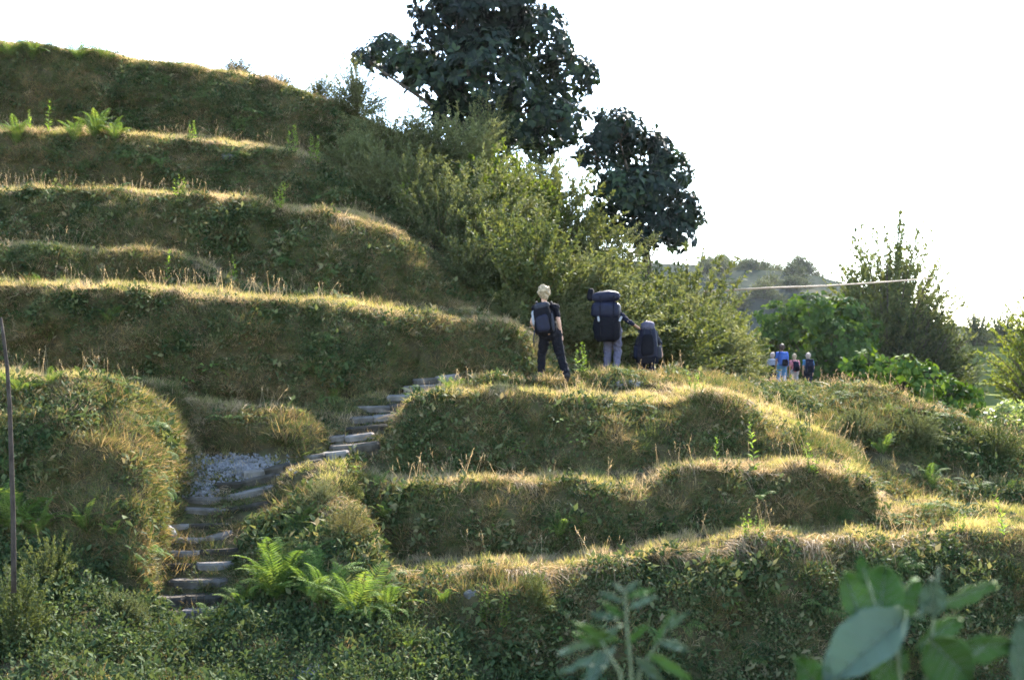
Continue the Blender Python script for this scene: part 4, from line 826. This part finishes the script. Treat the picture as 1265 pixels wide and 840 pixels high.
def blob(name, parts, mat, parent, voxel=0.012, smooth=5):
    V, Fc = caps_geo(parts); me = mesh_np(name, V, Fc); o = obj(name, me, mat, parent)
    rm = o.modifiers.new('union', 'REMESH'); rm.mode = 'VOXEL'; rm.voxel_size = voxel; rm.use_smooth_shade = True
    s = o.modifiers.new('soft', 'SMOOTH'); s.iterations = smooth; s.factor = 0.5
    if name in ('shirt', 'trousers', 'hair'):
        d = o.modifiers.new('folds', 'DISPLACE'); d.texture = FOLD; d.strength = 0.05 if name != 'hair' else 0.035; d.mid_level = 0.5; d.texture_coords = 'LOCAL'
    return o
def person(label, loc, rz, J, skin, shirt, trousers, hair, boots='boot', scale=1.0, voxel=0.012, sleeve=0.55, hair_len=0.0, hat=None):
    e = empty('person', loc, rz, scale); tag(e, label, 'person')
    j = dict(pel=(0, 0, 0.95), ch=(0, 0.02, 1.28), nk=(0, 0.02, 1.47), hd=(0, 0.05, 1.62), sL=(-.175, 0, 1.40), eL=(-.23, -.02, 1.12), wL=(-.21, .10, .88), sR=(.175, 0, 1.40), eR=(.23, -.03, 1.12), wR=(.22, .07, .87),
             hL=(-.09, 0, .92), kL=(-.10, .10, .50), aL=(-.10, -.04, .09), hR=(.09, 0, .92), kR=(.10, .04, .50), aR=(.10, -.16, .10))
    j.update(J); v = {k: Vector(p) for k, p in j.items()}
    body = [(v['pel'], v['ch'], .125, .13), (v['ch'], v['nk'] - Vector((0, 0, .05)), .12, .07), (v['sL'], v['sR'], .062, .062), (v['nk'] - Vector((0, 0, .06)), v['hd'] - Vector((0, 0, .04)), .052, .050), (v['hd'], (.074, .093, .115)), (v['hd'] + Vector((0, .095, -.02)), (.014, .018, .024)),
            (v['hd'] + Vector((-.076, 0, -.01)), (.010, .02, .03)), (v['hd'] + Vector((.076, 0, -.01)), (.010, .02, .03)), (v['hd'] + Vector((0, .07, -.085)), (.035, .03, .03)), (v['hL'], v['hR'], .10, .10)]
    shirtp = [(v['pel'] + Vector((0, 0, .02)), v['ch'], .145, .15), (v['ch'], v['nk'] - Vector((0, 0, .07)), .14, .075), (v['sL'], v['sR'], .08, .08)]
    tr = [(v['hL'], v['hR'], .125, .125), (v['pel'], v['pel'] + Vector((0, 0, .03)), .13, .13)]
    for s in 'LR':
        sg = -1 if s == 'L' else 1
        body += [(v['s' + s], v['e' + s], .050, .040), (v['e' + s], v['w' + s], .040, .028), (v['h' + s], v['k' + s], .085, .058), (v['k' + s], v['a' + s], .056, .040), (v['a' + s], v['a' + s] + Vector((0, .15, -.045)), .042, .035)]
        d = (v['w' + s] - v['e' + s]).normalized(); pc = v['w' + s] + d * 0.05; body.append((v['w' + s], pc + d * .03, .028, .030))
        for f in range(4):
            b = pc + d * .035 + Vector((0, 0.028 - .018 * f, 0)); k1 = b + d * (.042 - .004 * abs(f - 1)); body += [(b, k1, .009, .0085), (k1, k1 + d * .03 + Vector((-sg * .018, 0, 0)), .0085, .007)]
        tb = pc + Vector((0, .03, 0)); body.append((tb, tb + d * .03 + Vector((-sg * .01, .03, 0)), .010, .008))
        shirtp.append((v['s' + s], v['s' + s].lerp(v['e' + s], min(1, sleeve * 1.0)), .070, .060 if sleeve < 1 else .052))
        if sleeve > 1: shirtp.append((v['e' + s], v['e' + s].lerp(v['w' + s], sleeve - 1), .054, .042))
        tr += [(v['h' + s], v['k' + s], .108, .085), (v['k' + s], v['a' + s] + Vector((0, 0, .03)), .082, .072)]
        blob('shoe', [(v['a' + s] + Vector((0, -.03, .01)), v['a' + s] + Vector((0, .02, -.045)), .058, .05), (v['a' + s] + Vector((0, -.02, -.05)), v['a' + s] + Vector((0, .16, -.055)), .045, .042)], M[boots], e, voxel)
        body.append((v['hd'] + Vector((sg * .03, .085, .01)), (.012, .010, .010)))
    blob('body', body, M[skin], e, min(voxel, 0.010), 3); blob('shirt', shirtp, M[shirt], e, voxel); blob('trousers', tr, M[trousers], e, voxel)
    h = v['hd']; hp = [(h + Vector((0, -.03, .03)), (.102, .108, .118)), (h + Vector((0, -.045, -.04 - hair_len)), (.072, .05, .06 + hair_len))]
    for k in range(44):
        u = Vector(rdir(1, .4)[0])
        if u.y > 0.45: u.y *= -1
        q_ = random.uniform(.014, .032); hp.append((h + Vector((u.x * .10, u.y * .105 - .03, u.z * .12 + .02)), (q_, q_, q_ * 1.3)))
    blob('hair', hp, M[hair], e, voxel, 1)
    return e
def puff(name, c, d, mat, parent, e1=0.45, e2=0.45, taper=0.0, rot=(0, 0, 0), wr=0.012):
    V, Fc = [], []; nu, nv = 22, 15; off = random.uniform(0, 40)
    def sp(a, e): return math.copysign(abs(a) ** e, a)
    for i in range(nv):
        ph = -math.pi / 2 + math.pi * i / (nv - 1)
        for k in range(nu):
            th = 2 * math.pi * k / nu
            x = sp(math.cos(ph), e1) * sp(math.cos(th), e2); y = sp(math.cos(ph), e1) * sp(math.sin(th), e2); z = sp(math.sin(ph), e1)
            t = 1 - taper * (z * 0.5 + 0.5); V.append((x * d[0] / 2 * t, y * d[1] / 2 * t, z * d[2] / 2))
    V = np.array(V); V = V * (1 + wr / max(d) * 6 * fbm(V * 9 + off, 2)[:, None])
    for i in range(nv - 1):
        for k in range(nu):
            k2 = (k + 1) % nu; Fc.append((i * nu + k, i * nu + k2, (i + 1) * nu + k2, (i + 1) * nu + k))
    o = obj(name, mesh_np(name, V, Fc, True), M[mat], parent, c, rot); return o
def strap(name, pts, r, mat, parent):
    return obj(name, mesh_np(name, *tubes_geo([(pts, [r] * len(pts))], 6), True), M[mat], parent)
# blond hiker
p1 = W(680, 470, 21.6); p1.z = ground(680, 21.6) + 0.0
person('blond hiker in black clothes standing mid-stride on the path with a small daypack', p1, R(-4), dict(
    pel=(0.0, 0, .86), ch=(-.06, .03, 1.18), nk=(-.11, .03, 1.40), hd=(-.12, .05, 1.565), sL=(-.26, .02, 1.31), sR=(.09, -.0, 1.31), eL=(-.33, .05, 1.06), wL=(-.27, .22, .92), eR=(.15, -.04, 1.05), wR=(.19, .02, .83),
    hL=(-.09, 0, .84), kL=(-.16, .16, .48), aL=(-.17, .10, .12), hR=(.09, 0, .84), kR=(.18, .0, .46), aR=(.29, -.16, .09)), 'skin', 'black', 'black', 'blond', voxel=0.011, sleeve=0.55)
e = empty('backpack', p1, R(-4)); tag(e, 'small black and grey daypack on the blond hiker\'s back', 'backpack')
puff('main_bag', (-.13, -.20, 1.10), (.34, .22, .54), 'black', e, .5, .5, .18, (0.03, R(-6), 0)); puff('front_pocket', (-.12, -.31, 1.02), (.24, .09, .30), 'nylon', e, .5, .5, .1, (0, R(-6), 0))
puff('side_pocket', (-.29, -.20, 1.12), (.07, .16, .28), 'pale', e, .6, .6, .2, (0, R(-6), 0)); puff('side_pocket', (.045, -.22, 1.06), (.06, .14, .34), 'grey', e, .6, .6, .2, (0, R(-6), 0)); puff('lid', (-.145, -.20, 1.34), (.26, .2, .12), 'grey', e, .6, .6, 0, (0, R(-6), 0))
for x, x2 in ((-.24, -.23), (.02, .03)): strap('shoulder_strap', [(x, -.13, 1.33), (x, -.04, 1.41), (x, .10, 1.36), (x2, .16, 1.15), (x2, .06, .95), (x2, -.12, .90)], .022, 'black', e)
strap('loose_strap', [(-.27, -.22, .90), (-.29, -.22, .75), (-.28, -.2, .62)], .012, 'grey', e)
# loaded porter
p2 = W(753, 464, 24.6); p2.z = ground(753, 24.6) + 0.01
person('porter in faded lavender trousers bent under a huge stacked load', p2, R(-8), dict(pel=(.05, 0, .88), ch=(-.02, .16, 1.14), nk=(-.03, .24, 1.30), hd=(-.03, .32, 1.43), sL=(-.20, .2, 1.26), sR=(.16, .2, 1.26), eL=(-.24, .3, 1.05), wL=(-.15, .45, 1.15), eR=(.36, .16, 1.08), wR=(.52, .30, .98), hL=(-.04, 0, .86), hR=(.14, 0, .86), kL=(-.04, .10, .47), kR=(.16, .07, .46), aL=(-.06, -.02, .10), aR=(.14, -.14, .10)), 'skin_dark', 'navy', 'lav', 'dark_hair', voxel=0.013, sleeve=1.6)
e = empty('porter_load', p2, R(-8)); tag(e, 'huge stack of navy duffel bags roped on the bent porter\'s back', 'load')
puff('lower_bag', (-.04, -.14, .93), (.52, .34, .55), 'black', e, .5, .55, -.10, (0, R(-3), 0)); puff('middle_bag', (-.07, -.14, 1.28), (.60, .38, .36), 'nylon', e, .6, .55, 0, (0, R(2), 0))
puff('bedroll', (-.06, -.13, 1.55), (.58, .30, .25), 'nylon', e, .85, .4, 0, (0, R(-5), 0)); puff('bedroll_flap', (-.38, -.13, 1.60), (.12, .25, .24), 'black', e, .6, .6, 0, (0, R(10), 0))
for x in (-.17, .10): strap('rope', [(x, -.34, .72), (x, -.345, .95), (x, -.355, 1.28), (x, -.30, 1.55), (x, -.12, 1.70), (x, .08, 1.55), (x, .16, 1.40)], .008, 'black', e)
for x, r in ((-.20, -8), (.24, 25)): puff('white_tag', (x, -.345, 1.10), (.045, .02, .11), 'pale', e, .3, .3, 0, (0, R(r), 0), 0)
# second porter, mostly pack
p3 = W(800, 470, 25.4); p3.z = ground(800, 25.4)
person('hiker almost hidden by a tall purple-grey rucksack where the path bends', p3, R(-6), dict(pel=(0, .05, .82), ch=(0, .2, 1.06), nk=(0, .26, 1.2), hd=(0, .33, 1.31), sL=(-.17, .2, 1.14), sR=(.17, .2, 1.14), eL=(-.26, .2, .88), wL=(-.24, .33, .72), eR=(.30, .16, .90), wR=(.34, .24, .68), hL=(-.09, 0, .80), hR=(.09, 0, .80), kL=(-.12, .12, .44), kR=(.12, .05, .44)), 'skin', 'grey', 'navy', 'dark_hair', voxel=0.014, sleeve=1.4, scale=0.86)
e = empty('rucksack', p3, R(-6), 0.9); tag(e, 'tall purple-grey trekking rucksack on the hiker at the path bend', 'backpack')
puff('main_bag', (0, -.12, .86), (.56, .36, .86), 'nylon', e, .5, .55, .38); puff('lid', (0, -.12, 1.24), (.34, .28, .22), 'lav', e, .7, .6, .1)
puff('front_pocket', (0, -.30, .80), (.32, .12, .5), 'black', e, .5, .5, .2); puff('side_pocket', (-.27, -.12, .64), (.12, .22, .32), 'navy', e, .6, .6, .1); puff('side_pocket', (.27, -.12, .64), (.12, .22, .32), 'grey', e, .6, .6, .1); puff('bottom_bag', (0, -.12, .46), (.52, .34, .22), 'black', e, .5, .5)
for x in (-.09, .09): strap('cord', [(x * 1.2, -.33, .6), (x, -.32, .95), (x * .8, -.24, 1.2), (x * .6, -.1, 1.33)], .012, 'grey', e)
# distant walkers
def far(x, Y, h, label, shirt, trous, hair, pack, plabel, psize, skin='skin', rz=0, hl=0.0):
    p = W(x, 470, Y); p.z = ground(x, Y); s = h / 1.74 * 0.94
    person(label, p, rz, {}, skin, shirt, trous, hair, scale=s, voxel=0.022, sleeve=0.6, hair_len=hl)
    e = empty('backpack', p, rz, s); tag(e, plabel, 'backpack')
    w, hh = psize
    puff('main_bag', (0, -.25, 1.14), (w, .26, hh), pack, e, .5, .5, .15); puff('lid', (0, -.25, 1.14 + hh * .48), (w * .8, .22, .14), pack, e, .6, .6); puff('front_pocket', (0, -.39, 1.05), (w * .65, .08, hh * .5), 'black' if pack != 'black' else 'grey', e, .5, .5)
    for sx in (-.12, .12): strap('shoulder_strap', [(sx, -.16, 1.38), (sx, -.02, 1.47), (sx, .13, 1.38), (sx, .15, 1.15), (sx, -.12, .95)], .022, 'black', e)
far(966, 45.5, 1.80, 'distant dark-haired walker in a bright blue top', 'blue', 'teal', 'dark_hair', 'blue', 'blue daypack on the distant dark-haired walker', (.36, .5), 'skin_dark', R(5))
far(954.5, 46.5, 1.52, 'distant walker in pale clothes beside the blue one', 'pale', 'navy', 'pale_hair', 'pale', 'whitish pack on the distant walker beside the blue one', (.44, .5), rz=R(-10))
far(981.5, 45.0, 1.44, 'distant blond walker between the blue one and the pale-haired one', 'pink', 'pale', 'blond', 'navy', 'small navy pack on the distant blond walker', (.3, .42), rz=R(6), hl=.04)
far(998.5, 44.5, 1.54, 'distant pale-haired walker nearest the rounded broad-leaved tree', 'teal', 'navy', 'pale_hair', 'navy', 'dark blue rucksack on the distant pale-haired walker', (.40, .6), hl=.03)

# ------------------------------------------------------------------ foreground plants close to the camera
def big_leaf(base, tip, width, roll, curl, mat, parent, shape=0.9):
    b, t = Vector(base), Vector(tip); ax = (t - b); L = ax.length; ax.normalize()
    view = (b + t).normalized() * -1; n = (view - ax * view.dot(ax)).normalized(); n = (Matrix.Rotation(roll, 3, ax) @ n); s = ax.cross(n)
    V, Fc = [], []; nu, nv = 26, 13
    for i in range(nu + 1):
        u = i / nu; w = width * 0.5 * (math.sin(math.pi * min(1.0, u ** shape * 0.985 + 0.008)) ** 0.75)
        for k in range(nv):
            q = (k / (nv - 1)) * 2 - 1
            p = ax * (L * u) + s * (w * q) + n * (abs(q) ** 1.2 * width * 0.24 - curl * L * u * u + 0.004 * math.sin(u * 19 + q * 3) * abs(q) - 0.022 * width * abs(math.sin((u - abs(q) * 0.16) * 24)) - 0.03 * width * math.exp(-(q / 0.07) ** 2)) 
            V.append(tuple(p))
    for i in range(nu):
        for k in range(nv - 1): Fc.append((i * nv + k, i * nv + k + 1, (i + 1) * nv + k + 1, (i + 1) * nv + k))
    o = obj('leaf', mesh_np('leaf', V, Fc, True), M[mat], parent, b - parent.location)
    o.modifiers.new('thick', 'SOLIDIFY').thickness = 0.0015
    if width > 0.03:
        def on(u, q):
            w = width * 0.5 * (math.sin(math.pi * min(1.0, u ** shape * 0.985 + 0.008)) ** 0.75)
            return tuple(ax * (L * u) + s * (w * q) + n * (abs(q) ** 1.2 * width * 0.24 - curl * L * u * u - 0.02 * width + 0.0022))
        lines = [([on(k / 8, 0) for k in range(9)], [0.0022 - 0.0002 * k for k in range(9)])]
        for k in range(5):
            for sg in (-1, 1): lines.append(([on(0.08 + 0.15 * k + 0.17 * t, sg * 0.85 * t) for t in (0, .33, .66, 1)], [0.0011, 0.001, 0.0008, 0.0005]))
        obj('rib', mesh_np('rib', *tubes_geo(lines, 4), True), M['rib'], o)
    return o
def fg_plant(label, Y, foot_x, stems, lv):
    g = spot(foot_x, Y); e = empty('foreground_plant', g); tag(e, label, 'plant')
    for st_ in stems:
        pts = [Vector((0, 0, -0.05))] + [W(x, y, Y + dy) - g for x, y, dy in st_]
        obj('stem', mesh_np('stem', *tubes_geo([([tuple(p) for p in pts], [0.006] + [0.0048 - 0.003 * i / len(st_) for i in range(len(st_))])], 7), True), M['twigg'], e)
    for bx, by, tx, ty, w, dyb, dyt, roll, curl, mat in lv:
        big_leaf(W(bx, by, Y + dyb), W(tx, ty, Y + dyt), w / F * Y, roll, curl, mat, e)
M['twigg'] = sm('green_stem', (0.10, 0.12, 0.07), 0.7, 0.2); M['rib'] = sm('pale_leaf_rib', (0.12, 0.15, 0.10), 0.6, 0.15)
M['fg_yellow'] = leaf_mat('yellowing_leaf', [(0.1, (0.28, 0.30, 0.05)), (0.9, (0.36, 0.36, 0.08))], 0.4, (1.1, 1.1, 0.4), zone=0.0)
fg_plant('broad-leaved plant with a big pale leaf close in front of the lowest bank', 2.6, 1120, [[(1118, 900, 0), (1108, 800, 0), (1084, 755, .02), (1066, 700, .03)], [(1135, 900, .02), (1150, 800, .03), (1156, 740, .03), (1160, 700, .03)], [(1125, 880, 0), (1170, 830, .02), (1215, 800, .04)]], [
    (1118, 764, 1018, 832, 76, 0, -.06, .55, .22, 'fg_grey'), (1066, 772, 1044, 706, 40, .03, .06, .4, .05, 'fg_leaf'), (1086, 775, 1092, 698, 62, .05, .1, -.2, .12, 'fg_leaf'), (1068, 722, 1062, 684, 16, .03, .03, .2, 0, 'fg_leaf'), (1092, 772, 1136, 716, 44, .08, .14, .9, .1, 'fg_leaf'),
    (1152, 758, 1152, 716, 32, .02, .0, .1, .15, 'fg_grey'), (1128, 762, 1160, 738, 18, 0, .02, 1.1, .1, 'fg_grey'), (1150, 790, 1200, 842, 66, .03, -.02, .3, .1, 'fg_leaf'), (1165, 800, 1258, 800, 40, .04, .1, .5, .12, 'fg_leaf'), (1160, 745, 1236, 722, 26, .08, .16, .6, .1, 'fg_leaf'),
    (1030, 870, 984, 812, 44, 0, -.04, .2, .1, 'fg_leaf'), (1130, 800, 1190, 764, 36, .06, .12, .5, .1, 'fg_leaf'), (1115, 800, 1075, 850, 40, .02, 0, -.4, .1, 'fg_leaf'), (1258, 850, 1262, 764, 28, .1, .1, .3, .1, 'fg_grey'), (1110, 850, 1160, 880, 60, 0, 0, .2, .1, 'fg_leaf'), (1150, 850, 1230, 880, 50, 0, .06, .2, .1, 'fg_leaf')])
L_ = []
for (bx, by, tx, ty, w) in ((768, 772, 694, 806, 15), (766, 764, 728, 757, 10), (771, 742, 738, 729, 8), (772, 733, 756, 718, 8), (773, 731, 786, 716, 7), (774, 738, 806, 729, 9), (776, 752, 816, 742, 10), (764, 790, 716, 773, 12), (760, 800, 722, 846, 20), (806, 796, 836, 752, 9), (812, 792, 852, 800, 11), (784, 812, 826, 846, 14), (756, 806, 688, 834, 15), (824, 776, 846, 760, 8), (770, 760, 744, 743, 9), (800, 806, 858, 838, 13), (750, 796, 706, 786, 9), (772, 795, 800, 776, 9)):
    L_.append((bx, by, tx + random.uniform(-5, 5), ty + random.uniform(-5, 5), w, random.uniform(-.03, .03), random.uniform(-.12, .1), random.uniform(-.9, .9), random.uniform(.0, .22), 'fg_grey' if random.random() < .8 else 'fg_leaf'))
fg_plant('downy grey-leaved shrub tip close in front of the lowest bank', 2.8, 778, [[(780, 900, 0), (779, 820, 0), (774, 770, 0), (772, 728, 0)], [(781, 900, 0), (790, 830, .02), (815, 790, .04), (832, 760, .05)], [(778, 900, 0), (765, 830, -.02), (742, 790, -.03)]], L_)

# ------------------------------------------------------------------ haze
hz = obj('haze', mesh_np('haze', [(x, y, z) for z in (-12, 40) for x, y in ((-905, -155), (905, -155), (905, 1205), (-905, 1205))], [(3, 2, 1, 0), (4, 5, 6, 7), (0, 1, 5, 4), (1, 2, 6, 5), (2, 3, 7, 6), (3, 0, 4, 7)]))
m, nt, out = new_mat('haze_air'); pv = nt.nodes.new("ShaderNodeVolumePrincipled"); pv.inputs["Color"].default_value = (0.80, 0.86, 1.0, 1); pv.inputs["Density"].default_value = 0.00006; pv.inputs["Anisotropy"].default_value = 0.35
nt.links.new(pv.outputs[0], out.inputs["Volume"]); hz.data.materials.append(m); tag(hz, kind='stuff')
